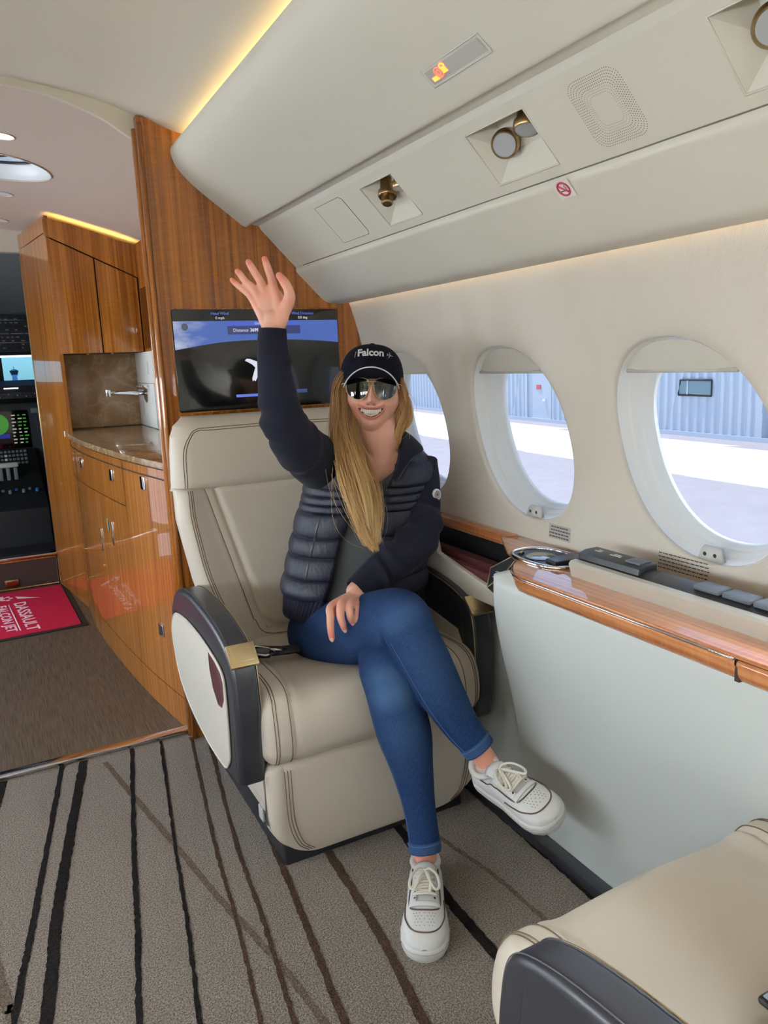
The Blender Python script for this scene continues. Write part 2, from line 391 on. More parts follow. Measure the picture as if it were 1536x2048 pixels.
for y in WIN_Y:
    window(k, y, -1); k += 1

# --- ceiling and overhead panels
CEIL = [(.0, 2.062), (.15, 2.058), (.3, 2.042), (.42, 2.02), (.50, 1.993), (.56, 1.966), (.62, 1.948), (.70, 1.94), (.74, 1.93)]
prof = [(2 * CX - x, z) for x, z in CEIL[::-1]] + [(x, z) for x, z in CEIL[1:]]
pr = cr(prof, 90)
struct(grid('ceiling', [[(x, Y0, z) for x, z in pr], [(x, YB + .05, z) for x, z in pr]], M_headliner))
UP = [(.73, 1.905), (.66, 1.905), (.622, 1.913), (.606, 1.916), (.597, 1.912), (.591, 1.902), (.590, 1.889), (.594, 1.873), (.603, 1.853), (.618, 1.833), (.64, 1.811), (.672, 1.784), (.745, 1.730), (.790, 1.697), (.802, 1.689), (.809, 1.687), (.815, 1.689)]
GROOVE = [(.815, 1.689), (.820, 1.697), (.852, 1.692), (.860, 1.680)]
LOW = [(.9735, 1.566), (.9745, 1.552), (.99, 1.536), (1.02, 1.506), (1.05, 1.477), (1.066, 1.463), (1.08, 1.455), (1.1, 1.451), (1.145, 1.4505), (1.147, 1.456), (1.13, 1.47)]
PS0, PS1 = (.860, 1.680), (.9725, 1.5665)       # service panel line
def sheet(name, pts, m, n=None, y0=Y0, y1=YB, side=1, sm=True):
    q = cr(pts, n) if n else np.array(pts)
    A = [(x, y0, z) for x, z in q]; B = [(x, y1, z) for x, z in q]
    if side < 0: A = [mir(p) for p in A]; B = [mir(p) for p in B]
    return struct(grid(name, [A, B], m, smooth=sm))
for side, o in ((1, 2), (-1, 12)):
    sheet('trim_%d' % o, UP, M_panel, 80, side=side)
    sheet('trim_%d' % (o + 1), GROOVE, M_panel, None, side=side, sm=False)
    sheet('trim_%d' % (o + 2), LOW, M_panel, 60, side=side)
M_led = mat('led_strip', (1, .8, .5), emit=(rgb(255, 226, 150), 9.0))
for side, nm in ((1, 1), (-1, 2)):
    A = [(.655, 1.9065), (.69, 1.9065)]
    P = [[(x, Y0, z) if side > 0 else mir((x, Y0, z)) for x, z in A], [(x, YB, z) if side > 0 else mir((x, YB, z)) for x, z in A]]
    tag(grid('cove_light', P, M_led, smooth=False), 'warm LED strip in the ceiling cove above the %s windows' % ('starboard' if side > 0 else 'port'), 'cove light')
M_led2 = mat('led_strip_wall', (1, .8, .5), emit=(rgb(255, 226, 160), 4.5))
tag(grid('wash_light', [[(1.135, Y0, 1.468), (1.15, Y0, 1.462)], [(1.135, YB, 1.468), (1.15, YB, 1.462)]], M_led2, smooth=False), 'warm LED strip behind the lower edge of the overhead panel', 'wash light')
area('cove_lamp', (.64, .4, 1.925), (-.55, 0, .3), .03, 3.9, 5, WARM); area('cove_lamp', (2 * CX - .64, .4, 1.925), (.55, 0, .3), .03, 3.9, 5, WARM)
# service panel with pockets cut for the reading lights
POCK = [(-.38, -.21), (.175, .345), (.575, .745), (1.12, 1.295), (1.595, 1.755)]
S0, S1 = .13, .86
def PSP(y, s, d=0):
    dx, dz = PS1[0] - PS0[0], PS1[1] - PS0[1]; L = math.hypot(dx, dz)
    return (PS0[0] + dx * s - dz / L * d, y, PS0[1] + dz * s + dx / L * d)     # d>0 pushes up and outboard
V, F = [], []
def q4(a, b_, s, e):
    i = len(V); V.extend([PSP(a, s), PSP(b_, s), PSP(b_, e), PSP(a, e)]); F.append((i, i + 1, i + 2, i + 3))
yy = Y0
for a, b_ in POCK:
    q4(yy, a, 0, 1); q4(a, b_, 0, S0); q4(a, b_, S1, 1); yy = b_
q4(yy, YB, 0, 1)
struct(mesh_obj('trim_5', V, F, M_panel, smooth=False))
V = [mir(PSP(Y0, 0)), mir(PSP(YB, 0)), mir(PSP(YB, 1)), mir(PSP(Y0, 1))]
struct(mesh_obj('trim_15', V, [(0, 1, 2, 3)], M_panel, smooth=False))
# --- bulkhead
BK = [(.497, .0), (.497, 1.985), (.55, 1.975), (.62, 1.95), (.74, 1.93), (.9, 1.75), (1.12, 1.55), (1.19, 1.47), (1.24, 1.3), (1.255, 1.0), (1.25, .7), (1.2, .3), (1.16, 0)]
bulk = struct(prism('wall_front', BK, 'y', YB, 2.50, M_wood))
# edge mouldings at the aisle side of the bulkhead
for x, y, r, zt in ((.503, 2.452, .009, 1.965), (.497, 2.485, .011, 1.955), (.506, 2.515, .012, 1.93)):
    tube('edge_moulding', [(x, y, 0), (x, y, .7), (x, y, 1.3), (x, y, zt)], r, M_wood, bulk, 12)
# --- aft bulkhead closes the cabin behind the photographer
struct(box('wall_back', (-1.35, Y0 - .04, 0), (1.3, Y0, 2.1), M_headliner))
# --- galley ceiling
GC = [(.0, 2.045), (.15, 2.038), (.224, 2.032), (.3, 2.016), (.405, 1.979), (.49, 1.930), (.6, 1.90), (.72, 1.875), (.85, 1.83), (1.0, 1.72)]
ga = cr([(2 * CX - x, z) for x, z in GC[::-1]] + GC[1:], 80)
G2 = [(.0, 2.062), (.15, 2.056), (.3, 2.04), (.42, 2.018), (.5, 1.998), (.6, 1.970), (.72, 1.935), (.85, 1.89), (1.0, 1.80), (1.18, 1.62)]
gp = cr([(2 * CX - x, z) for x, z in G2[::-1]] + G2[1:], 120)
SKY = (.10, 3.50)                       # skylight centre
P = [[(x, 2.5, z) for x, z in gp]]
# ceiling sheet with a round skylight hole: build as polar patch + strips
def zg(x): return float(np.interp(x, gp[:, 0], gp[:, 1]))
V, F = [], []; NA = 256; rects = (-.35, .55, 3.1, 3.9)
prev = None
for k in range(7):
    ring = []
    for a in range(NA):
        th = 2 * math.pi * (a + .5) / NA; c, s = math.cos(th), math.sin(th); kk = 1 / max(abs(c), abs(s))
        x1 = .1 + c * kk * .45; y1 = 3.5 + s * kk * .4; r = .235
        x0_, y0_ = SKY[0] + c * r * 1.08, SKY[1] + s * r * .92; t = k / 6
        x = x0_ + (x1 - x0_) * t; y = y0_ + (y1 - y0_) * t
        V.append((x, y, zg(x))); ring.append(len(V) - 1)
    if prev:
        for a in range(NA): F.append((prev[a], prev[(a + 1) % NA], ring[(a + 1) % NA], ring[a]))
    prev = ring
def gstrip(x0, x1, y0, y1):
    xs = np.linspace(x0, x1, 40); i = len(V)
    for x in xs: V.extend([(x, y0, zg(x)), (x, y1, zg(x))])
    for k in range(39): F.append((i + 2 * k, i + 2 * k + 1, i + 2 * k + 3, i + 2 * k + 2))
gstrip(-1.2, 1.17, 2.5, 3.1); gstrip(-1.2, 1.17, 3.9, 4.95); gstrip(-1.2, -.35, 3.1, 3.9); gstrip(.55, 1.17, 3.1, 3.9)
struct(mesh_obj('ceiling_galley', V, F, M_gceil))
struct(prism('trim_6', [(x, z) for x, z in ga] + [(x, z + .09) for x, z in ga[::-1]], 'y', 2.485, 2.503, M_headliner))
# unseen sheets added above the linings to block sky light, open at the skylight
for k_, (x0, x1, y0, y1) in enumerate(((-1.3, 1.25, Y0, 3.22), (-1.3, 1.25, 3.78, 6.6), (-1.3, -.20, 3.22, 3.78), (.40, 1.25, 3.22, 3.78))):
    struct(box('ceiling_sky_block_%d' % (k_ + 1), (x0, y0, 2.12), (x1, y1, 2.16), M_gceil))
struct(box('wall_cockpit_head', (-1.2, 4.90, 1.93), (1.2, 4.96, 2.12), M_headliner))
# outboard shell of the galley (keeps sky light out behind the cabinets), port wall with the open entrance door
struct(box('wall_galley_front', (.31, 4.86, 0), (1.2, 4.90, 2.12), M_gceil))
struct(box('wall_galley_right', (1.17, 2.5, 0), (1.2, 4.95, 2.0), M_gceil))
struct(box('wall_galley_left', (-1.30, 4.65, 0), (-1.24, 5.0, 2.0), M_gceil)); struct(box('wall_galley_left_aft', (-1.30, 2.7, 0), (-1.24, 2.85, 2.0), M_gceil))
struct(box('wall_galley_left_head', (-1.30, 2.85, 1.75), (-1.0, 4.65, 2.0), M_gceil))
# ================================================================ leather seats (modelled once at the origin, facing -y, then copied)
M_leather = mat('cream_leather', rgb(210, 198, 182), rough=.42, spec=.45, bump=(420, .10, .0012), var=(6, .03))
M_leather_lt = mat('pale_leather', rgb(226, 218, 204), rough=.42, spec=.45, bump=(420, .10, .0012))
M_dark = mat('charcoal_leather', rgb(40, 40, 45), rough=.32, spec=.6, bump=(420, .12, .0012))
M_plinth = mat('seat_plinth_black', rgb(30, 30, 34), rough=.5)
M_stitch = mat('brown_stitch', rgb(98, 80, 62), rough=.8)
M_stitch_k = mat('black_stitch', rgb(74, 74, 78), rough=.8)
M_maroon = mat('burgundy_leather', rgb(84, 42, 44), rough=.3, coat=.3)
def pillow(name, outline, x0, x1, r, m, parent, nx=25, fn=None, no=96, smooth_outline=True, re=None):
    """closed (y,z) outline swept along x with rounded ends"""
    o = closed_cr(outline, no) if smooth_outline else np.array(outline, float); no = len(o)
    t = np.roll(o, -1, 0) - np.roll(o, 1, 0); t /= np.linalg.norm(t, axis=1)[:, None]; nn = np.stack([t[:, 1], -t[:, 0]], 1)
    ar = .5 * np.sum(o[:, 0] * np.roll(o[:, 1], -1) - np.roll(o[:, 0], -1) * o[:, 1])
    if ar < 0: nn = -nn
    q = np.linspace(0, math.pi / 2, 7); edge = 1 - np.cos(q)                      # rounded end spacing
    xs = list(x0 + r * edge) + list(np.linspace(x0 + r, x1 - r, nx)[1:-1]) + list((x1 - r * edge)[::-1])
    rr = r if re is None else re
    V = []
    for x in xs:
        e = max(0, (x0 + r) - x, x - (x1 - r)) / r; ins = rr * (1 - math.sqrt(max(0, 1 - e * e)))
        p = o - nn * ins
        V += [(x, a, b_) for a, b_ in p]
    V = np.array(V)
    if fn: V = fn(V)
    F = []; n = len(xs)
    for i in range(n - 1):
        for j in range(no): F.append((i * no + j, i * no + (j + 1) % no, (i + 1) * no + (j + 1) % no, (i + 1) * no + j))
    F.append(tuple(range(no - 1, -1, -1))); F.append(tuple((n - 1) * no + j for j in range(no)))
    bm = bmesh.new(); vv = [bm.verts.new(v) for v in V]
    for f in F: bm.faces.new([vv[i] for i in f])
    return bm_obj(name, bm, m, parent, True, 50)
def stitched(name, fn, pairs, m, parent, r=.0011, n=60, lift=.0006):
    for a in pairs:
        tube(name, [fn(*q) for q in cr(a, n)], r, m, parent, 5)
def smoothstep(e0, e1, x):
    t = np.clip((x - e0) / (e1 - e0), 0, 1); return t * t * (3 - 2 * t)
SEAT_C = (.80, 1.95)
def build_seat(label):
    S = bpy.data.objects.new('cabin_seat', None); COL.objects.link(S); S.empty_display_size = .05
    S['label'] = label; S['category'] = 'seat'; S['group'] = 'cream leather club seats'
    hw = .312
    # --- plinth and lower body
    prism('base_plinth', [(-.30, .0), (.27, .0), (.27, .12), (-.30, .12)], 'x', -.27, .27, M_plinth, S, bevel=.01)
    box('floor_light', (-.276, -.16, .045), (-.268, -.125, .085), M_latch, S, bevel=.003)
    pillow('lower_body', [(-.29, .10), (.24, .10), (.26, .2), (.24, .31), (-.29, .31), (-.31, .2)], -.285, .285, .03, M_leather, S, no=48)
    # --- leg rest: front leather panel with rolled edges
    def leg(V):
        x, y, z = V[:, 0], V[:, 1], V[:, 2]
        f = smoothstep(.22, .03, z) * np.clip((np.abs(x) - .17) / .14, 0, 1) ** 2.2 * .085          # rounded lower corners
        V[:, 2] = z + f; g = np.exp(-((np.abs(x) - .262) / .005) ** 2) * .004 * (y < -.3)
        V[:, 1] = y + g; return V
    lr = pillow('leg_rest', [(-.335, .05), (-.315, .033), (-.28, .035), (-.27, .10), (-.27, .27), (-.285, .295), (-.32, .295), (-.338, .27), (-.346, .16)], -hw + .004, hw - .004, .03, M_leather, S, nx=60, fn=leg, no=80)
    def lrs(x, z):
        return (x, -.3475 - .0008 + .0 + (abs(z - .16) / .16) ** 3 * .006, z)
    stitched('stitching', lrs, [[(s * x, .285), (s * x, .20), (s * (x - .004), .14), (s * (x - .022), .085), (s * (x - .05), .058)] for s in (-1, 1) for x in (.252, .260, .268)], M_stitch, lr)
    # --- seat cushion with side bolsters
    def cush(V):
        x, y, z = V[:, 0], V[:, 1], V[:, 2]; top = np.clip((z - .40) / .05, 0, 1)
        bol = smoothstep(.17, .245, np.abs(x)) * .014 * top + .012 * np.cos(np.clip(x / .2, -1, 1) * math.pi / 2) * np.clip((-y - .1) / .2, 0, 1) * top; sag = -np.exp(-(x / .17) ** 2) * np.exp(-((y + .02) / .2) ** 2) * .016 * top
        xs = .205 + .03 * np.clip((-y - .18) / .16, 0, 1); groove = -np.exp(-((np.abs(x) - xs) / .006) ** 2) * .007
        out = np.stack([np.zeros_like(y), (y + .05) * .25, z - .33], 1); out /= np.linalg.norm(out, axis=1)[:, None] + 1e-9
        V[:, 2] = z + bol + sag; V += out * groove[:, None]; return V
    CO = [(-.30, .297), (-.335, .302), (-.357, .33), (-.362, .375), (-.350, .425), (-.315, .458), (-.25, .468), (-.1, .462), (.1, .45), (.22, .44), (.235, .37), (.22, .31), (0, .295), (-.15, .293)]
    cu = pillow('seat_cushion', CO, -hw, hw, .04, M_leather, S, nx=90, fn=cush, no=128)
    def cus(x, t):                                   # t runs from cushion rear over the nose to the underside
        o = closed_cr(CO, 128); i = 128 * (9.2 - t) / 14; k = int(i) % 128; p = o[k] + (o[(k + 1) % 128] - o[k]) * (i - int(i))
        e = max(0, abs(x) - (hw - .04)) / .04; ins = .04 * (1 - math.sqrt(max(0, 1 - e * e))); dd_ = np.array([-.05, .34]) - p; p = p + dd_ / np.linalg.norm(dd_) * ins
        v = cush(np.array([[x, p[0], p[1]]])); v = v[0]; c = np.array([x, -.05, .34]); d = v - c; d[0] = 0; d /= np.linalg.norm(d)
        return tuple(v + d * .0008)
    ps = []
    for s in (-1, 1):
        for off in (.026, .058, .065):
            ps.append([(s * (.20 + off * .9), .3), (s * (.205 + off * .95), 2), (s * (.215 + off), 4.2), (s * (.222 + off), 5.5), (s * (.222 + off), 8.1)])
    stitched('stitching', cus, ps, M_stitch, cu, r=.0011)
    # --- back rest, head rest: height-field cushions on a reclined plane
    def halfw(z): return float(np.interp(z, [.42, .52, .62, .80, .93, 1.0, 1.05, 1.08, 1.105], [.245, .275, .315, .338, .332, .325, .316, .300, .262]))
    def plane_y(z): return .155 + (z - .45) * .30
    def back_y(x, z, z0, z1, r, head):
        h = halfw(z); d = min(h - abs(x), z1 - z + (.0 if head else 0), z - z0); d = max(d, 0)
        # blend side and end distances for soft corners
        ds, dt, db = max(h - abs(x), 0), max(z1 - z, 0), max(z - z0, 0)
        def roll(d, r): return r - math.sqrt(max(0, r * r - (r - min(d, r)) ** 2))
        y = plane_y(z) + roll(ds, .055) * 1.0 + roll(dt, .05 if head else .02) + roll(db, .03 if head else .02)
        if head: y -= .026 * math.sin(math.pi * min(1, (z - z0) / (z1 - z0) * .8 + .1)) * (1 - (x / h) ** 4 * .6)
        else:
            u = abs(x); xc = .125 + (z - .48) * .22                       # centre panel edge (tapers down)
            wing = smoothstep(xc + .02, h - .02, np.array([u]))[0] * .034; y -= wing
            zb = .47
            dd = abs(u - xc) if z > zb + .05 else abs(math.hypot(max(u - (xc - .05), 0), max(zb + .05 - z, 0)) - .05) if u > xc - .05 else abs(z - zb)
            y += .009 * math.exp(-(dd / .007) ** 2)
            d2 = abs(u - xc - .03) if z > .5 else 9
            y += .003 * math.exp(-(d2 / .004) ** 2)
            y -= .008 * smoothstep(0, .022, np.array([dd]))[0] if (u < xc and z > zb) else 0
        return y
    def back_piece(name, z0, z1, head):
        nu, nv = 240, 170; us = np.sin(np.linspace(-1, 1, nu) * math.pi / 2); vs_ = (np.sin(np.linspace(-1, 1, nv) * math.pi / 2) + 1) / 2
        V = []; F = []
        for v in vs_:
            z = z0 + (z1 - z0) * v
            for u in us: x = u * halfw(z); V.append((x, back_y(x, z, z0, z1, .05, head), z))
        for i in range(nv - 1):
            for j in range(nu - 1): F.append((i * nu + j, i * nu + j + 1, (i + 1) * nu + j + 1, (i + 1) * nu + j))
        # close to the rear
        per = [j for j in range(nu)] + [i * nu + nu - 1 for i in range(1, nv)] + [(nv - 1) * nu + j for j in range(nu - 2, -1, -1)] + [i * nu for i in range(nv - 2, 0, -1)]
        b0 = len(V)
        for k_ in per: x, y, z = V[k_]; V.append((x * .97, plane_y(z) + .085, z))
        L = len(per)
        for i in range(L): F.append((per[i], b0 + i, b0 + (i + 1) % L, per[(i + 1) % L]))
        F.append(tuple(b0 + i for i in range(L)))
        bm = bmesh.new(); vv = [bm.verts.new(v) for v in V]
        for f in F: bm.faces.new([vv[i] for i in f])
        return bm_obj(name, bm, M_leather, S, True, 60)
    br = back_piece('backrest', .42, .90, False); hr = back_piece('headrest', .888, 1.105, True)
    def bs(x, z): return (x, back_y(x, z, .42, .90, .05, False) - .0012, z)
    def hs(x, z): return (x, back_y(x, z, .888, 1.105, .05, True) - .0012, z)
    ps = []
    for s in (-1, 1):
        ps += [[(s * (halfw(z) - o), z) for z in (.895, .82, .74, .66, .58, .5, .44)] for o in (.033, .040, .046)]
        ps += [[(s * (.155 + (z - .48) * .22), z) for z in (.895, .8, .7, .6, .52, .5)]]
    ps += [[(-.155, .5), (-.14, .465), (-.1, .45), (0, .447), (.1, .45), (.14, .465), (.155, .5)]]
    stitched('stitching', bs, ps, M_stitch, br)
    ps = []
    for o in (.030, .037):
        ps.append([(-(halfw(.9) - o), .892), (-(halfw(1.0) - o), 1.0), (-(.300 - o), 1.052), (-(.275 - o), 1.085 - o * .5), (-.2, 1.103 - o), (0, 1.105 - o), (.2, 1.103 - o), (.275 - o, 1.085 - o * .5), (.300 - o, 1.052), (halfw(1.0) - o, 1.0), (halfw(.9) - o, .892)])
    stitched('stitching', hs, ps, M_stitch, hr, n=120)
    # --- arm rests: charcoal loop with a pale inset panel and champagne release plate
    AO = [(-.29, .252), (-.316, .28), (-.326, .40), (-.322, .50), (-.303, .572), (-.25, .605), (-.15, .628), (-.02, .640), (.10, .640), (.20, .625), (.27, .595), (.32, .545), (.343, .48), (.33, .38), (.27, .285), (.17, .24), (.05, .228), (-.13, .238)]
    PO = [(-.235, .285), (-.256, .315), (-.262, .40), (-.262, .47), (-.258, .51), (-.235, .533), (-.16, .548), (-.03, .560), (.12, .558), (.24, .54), (.295, .505), (.315, .46), (.30, .40), (.255, .335), (.15, .285), (-.03, .257), (-.17, .258), (-.215, .266)]
    for s in (-1, 1):
        a0, a1 = (-.370, -.302) if s < 0 else (.302, .370)
        ar = pillow('armrest', AO, a0, a1, .016, M_dark, S, nx=7, no=128)
        po = a0 if s < 0 else a1
        pn = prism('side_panel', [tuple(p) for p in closed_cr(PO, 72)], 'x', min(po, po + s * .006), max(po, po + s * .006), M_leather_lt, ar, bevel=.004)
        tube('panel_rim', [(po + s * .004, *p) for p in closed_cr(PO, 72)], .0035, M_leather_lt, ar, 8, True)
        xo = po + s * .0065; prism('pocket', [(-.252, .505), (-.25, .46), (-.225, .43), (-.19, .425), (-.15, .455), (-.13, .50), (-.13, .545), (-.19, .538), (-.235, .525)], 'x', min(xo - s * .003, xo), max(xo - s * .003, xo), M_maroon, ar, bevel=.001)  # flat maroon patch set on the side panel
        pi_ = a1 if s < 0 else a0
        prism('inner_panel', [(-.27, .28), (-.27, .47), (-.245, .505), (-.1, .525), (.1, .54), (.12, .28)], 'x', min(pi_, pi_ - s * .004), max(pi_, pi_ - s * .004), M_leather, ar, bevel=.002)
        # champagne release plate on the nose
        pm = (a0 + a1) / 2; rot = Matrix.Rotation(math.radians(44), 3, 'X')
        gp_ = box('release_plate', (pm - .0345, -.328, .577), (pm + .0345, -.268, .589), M_gold2, ar, .003, 2, rot)
        box('plate_inset', (pm - .026, -.320, .5865), (pm + .026, -.276, .5915), M_gold2, gp_, .0015, 2, rot)
        tube('gold_piping', [(a1 - .0045 if s < 0 else a0 + .0045, p[0], p[1]) for p in closed_cr([(y - (y + .05) * .012, z - (z - .45) * .014) for y, z in AO], 180)[20:76]], .0018, M_gold2, ar, 6)
        for e in (a0 + .010, a1 - .010):
            tube('stitching', [(e, p[0], p[1]) for p in closed_cr(AO, 180)[24:112]], .0009, M_stitch_k, ar, 5)
    return S
def copy_tree(o, parent=None):
    c = o.copy(); COL.objects.link(c); c.parent = parent
    for ch in list(o.children): copy_tree(ch, c)
    return c
seat = build_seat('cream leather seat with charcoal armrests, carrying the waving person')
seat.location = (*SEAT_C, 0)
seat2 = copy_tree(seat); seat2.location = (.815, .412, 0); seat2.scale = (.92, 1, 1); seat2.rotation_euler = (0, 0, math.pi)
for c_ in seat2.children:
    if c_.name.startswith('armrest'): c_.location = (.036, .115, .012)      # this seat's cushion is slid forward of its arms
for a_ in list(seat2.children):
    if a_.name.startswith('armrest') and a_.data.vertices[0].co.x < 0:      # outboard arm is stowed in the side wall on this seat
        for g_ in list(a_.children):
            for i_ in list(g_.children): bpy.data.objects.remove(i_)
            bpy.data.objects.remove(g_)
        bpy.data.objects.remove(a_)
        continue
    if a_.name.startswith('armrest'):
        for g_ in list(a_.children):
            if g_.name.startswith('release_plate'):
                for i_ in list(g_.children): bpy.data.objects.remove(i_)
                bpy.data.objects.remove(g_)
seat2['label'] = 'cream leather seat in the bottom right foreground, seen from its charcoal armrest'
# seat belt lying on the near side of the occupied cushion
M_belt = mat('black_webbing', rgb(20, 20, 22), rough=.6, bump=(900, .2, .001))
bt = thing('seat_belt', 'black seat belt with metal buckle lying on the cream seat cushion', 'seat belt', (.6, 1.9, .47))
grid('webbing', [[(x - .018 * c, y - .012, z), (x + .018 * c, y + .018, z + .004)] for x, y, z, c in [(.512, 1.93, .474, 1), (.535, 1.915, .489, 1), (.57, 1.89, .490, .9), (.61, 1.875, .486, .9), (.65, 1.88, .474, 1), (.675, 1.885, .468, 1)]], M_belt, bt)
bt.children[0].modifiers.new('t', 'SOLIDIFY').thickness = .004
box('buckle', (.56, 1.845, .482), (.605, 1.885, .500), M_black, bt, .006, 3, Matrix.Rotation(-.5, 3, 'Z'))
tube('buckle_frame', [(.545, 1.895, .497), (.575, 1.905, .499), (.60, 1.875, .498), (.61, 1.845, .495), (.58, 1.838, .494), (.552, 1.862, .496)], .003, M_chrome, bt, 8, True)
tube('buckle_tongue', [(.603, 1.868, .497), (.63, 1.86, .492), (.65, 1.868, .486)], .0032, M_chrome, bt, 8)
box('belt_cover', (.605, 1.855, .475), (.69, 1.9, .488), M_belt, bt, .006, 3, Matrix.Rotation(-.25, 3, 'Z'))
# phone on the foreground seat
ph = thing('phone', 'dark phone with pale blue glass lying on the foreground seat cushion', 'phone', (.79, .47, .47))
box('case', (.733, .40, .475), (.815, .492, .486), M_black, ph, .0055, 3); box('glass', (.738, .405, .4855), (.81, .487, .4875), mat('phone_glass', rgb(150, 172, 200), rough=.05, coat=1), ph, .001)

# ================================================================ side ledge
LZ = .775
ledge = thing('side_ledge', 'glossy wooden side ledge running under the cabin windows', 'ledge', (1.1, .5, .72))
LO = [(1.236, 1.62), (1.236, -1.55), (1.0, -1.55), (1.0, 1.285), (1.004, 1.315), (1.018, 1.342), (1.045, 1.375), (1.075, 1.40), (1.1, 1.47), (1.19, 1.62)]
prism('ledge_top', LO, 'z', .768, LZ, M_woodh, ledge, bevel=.002)
FP = [(1.0, -1.55), (1.0, .70)]
def fascia(name, path):
    P = []
    for x, y, nx_, ny_ in path:
        prof = [(0.004, .768), (-.001, .766), (-.002, .760), (.0015, .755), (.003, .745), (.006, .738), (.010, .732), (.02, .729), (.04, .73)]
        P.append([(x + d * nx_, y + d * ny_, z) for d, z in prof])
    return grid(name, P, M_woodh, ledge)
fascia('fascia', [(1.0, y, 1, 0) for y in np.linspace(.745, 1.28, 12)] + [(1.004, 1.315, .9, -.4), (1.018, 1.342, .7, -.7), (1.045, 1.375, .7, -.7), (1.075, 1.40, .7, -.7)])
fascia('fascia', [(.996, y, 1, 0) for y in np.linspace(-1.5, .738, 8)])
box('joint', (1.002, .737, .73), (1.01, .746, .766), M_grout, ledge)
tube('edge_bead', [(.9970, y, .7685) for y in np.linspace(.745, 1.28, 12)] + [(1.001, 1.315, .7685), (1.015, 1.343, .7685), (1.042, 1.376, .7685)], .0022, M_chrome, ledge, 6)
# lower side panel: pale, bulging toward the ledge
sp = []
for z in np.linspace(.0, .735, 26):
    t = z / .735; x = 1.157 - .022 * smoothstep(.05, .16, np.array([z]))[0] - .105 * smoothstep(.12, .72, np.array([z]))[0] ** 1.3
    ye = 1.452 + .045 * (1 - t)
    row = [(x, y, z) for y in np.linspace(Y0, ye - .03, 24)]
    for a in np.linspace(0, math.pi / 2, 7)[1:]: row.append((x + .03 * (1 - math.cos(a)) , ye - .03 + .03 * math.sin(a), z))
    row.append((1.23, ye, z)); sp.append(row)
sp.append([(max(p[0], 1.10) + .1, p[1], .737) for p in sp[-1]])
struct(grid('wall_right_panel', sp, M_sidepanel))
struct(box('baseboard_right', (1.118, Y0, 0), (1.157, 1.70, .028), M_plinth, bevel=.004))
# storage bin beside the seat
bin_ = thing('storage_bin', 'cream side storage bin with open black well beside the seat', 'storage bin', (1.17, 1.9, .60))
prism('bin_wall', [(1.50, .60), (1.50, .630), (1.60, .648), (1.80, .682), (1.85, .692), (1.865, .735), (1.89, .772), (1.93, .776), (2.44, .776), (2.44, .60)], 'x', 1.128, 1.146, M_leather_lt, bin_, .004)
box('bin_floor', (1.146, 1.47, .60), (1.232, 2.44, .612), M_black, bin_)
box('bin_back', (1.222, 1.47, .60), (1.236, 2.44, .745), M_black, bin_)
box('wood_rail', (1.20, 1.60, .748), (1.237, 2.44, .777), M_woodh, bin_, .003)
prism('bin_end', [(1.128, .60), (1.128, .70), (1.15, .76), (1.236, .765), (1.236, .60)], 'y', 1.475, 1.49, M_black, bin_, .002)
cs = thing('burgundy_case', 'burgundy leather case with gold band lying in the side bin', 'case', (1.184, 1.75, .612))
bm = bmesh.new(); bmesh.ops.create_cube(bm, size=1)
for v in bm.verts: v.co = Vector((1.184 + v.co.x * .072, 1.745 + v.co.y * .43, .654 + v.co.z * .082))
bmesh.ops.bevel(bm, geom=bm.edges[:], offset=.02, segments=4, affect='EDGES'); bm_obj('case_body', bm, M_maroon, cs, True, 40)
for y in (1.60, 1.613): tube('gold_band', [(1.147, y, .63), (1.1475, y, .672), (1.153, y, .688), (1.17, y, .6955), (1.20, y, .6955)], .0022, M_gold2, cs, 6)
# angled switch plate at the end of the bin
swp = thing('switch_plate', 'small angled black switch plate with champagne frame at the bin end', 'switch', (1.07, 1.42, .70))
q_ = [Vector((1.090, 1.544, .668)), Vector((1.090, 1.528, .724)), Vector((1.112, 1.424, .786)), Vector((1.085, 1.475, .712))]
mesh_obj('plate', [*q_, *[p + Vector((.04, .03, -.03)) for p in q_]], [(0, 1, 2, 3), (4, 7, 6, 5), (0, 4, 5, 1), (1, 5, 6, 2), (2, 6, 7, 3), (3, 7, 4, 0)], M_black, swp, False)
tube('frame', [tuple(p) for p in q_], .0016, M_gold2, swp, 6, True)
M_print = mat('white_print', rgb(214, 214, 210), rough=.6)
for f, g in ((.35, .35), (.35, .6), (.6, .4)):
    c = q_[0].lerp(q_[1], f).lerp(q_[3].lerp(q_[2], f * .7), g); box('legend', (c.x - .004, c.y - .006, c.z + .0005), (c.x + .002, c.y + .004, c.z + .002), M_print, swp)
# cup holder
ch = thing('cup_holder', 'oval chrome-rimmed cup holder recessed in the wooden ledge', 'cup holder', (1.135, 1.36, LZ))
ov = [(1.140 + .063 * c - .0 * s, 1.365 + .098 * s + .0 * c) for c, s in [(math.copysign(abs(math.cos(t)) ** .8, math.cos(t)), math.copysign(abs(math.sin(t)) ** .8, math.sin(t))) for t in np.linspace(0, 2 * math.pi, 48, endpoint=False)]]
tube('rim', [(x, y, LZ + .003) for x, y in ov], .005, M_latch, ch, 8, True); ch.children[0].data.materials[0] = M_chrome
grid('well', [[(1.14 + (x - 1.14) * k, 1.365 + (y - 1.365) * k, z) for x, y in ov] for k, z in ((.98, LZ + .003), (.93, LZ + .002), (.9, LZ + .0012), (.05, LZ + .0010))], M_black, ch, closed_v=True)
prism('flap', [(1.095, 1.285), (1.19, 1.285), (1.195, 1.335), (1.10, 1.325)], 'z', LZ + .003, LZ + .016, M_black, ch, .003)
lathe('cup_insert', (1.135, 1.385, LZ + .001), (0, 0, 1), [(.036, 0), (.036, .002), (.033, .003), (.0, .003)], mat('dark_glass', rgb(70, 80, 84), rough=.1, coat=1), ch)
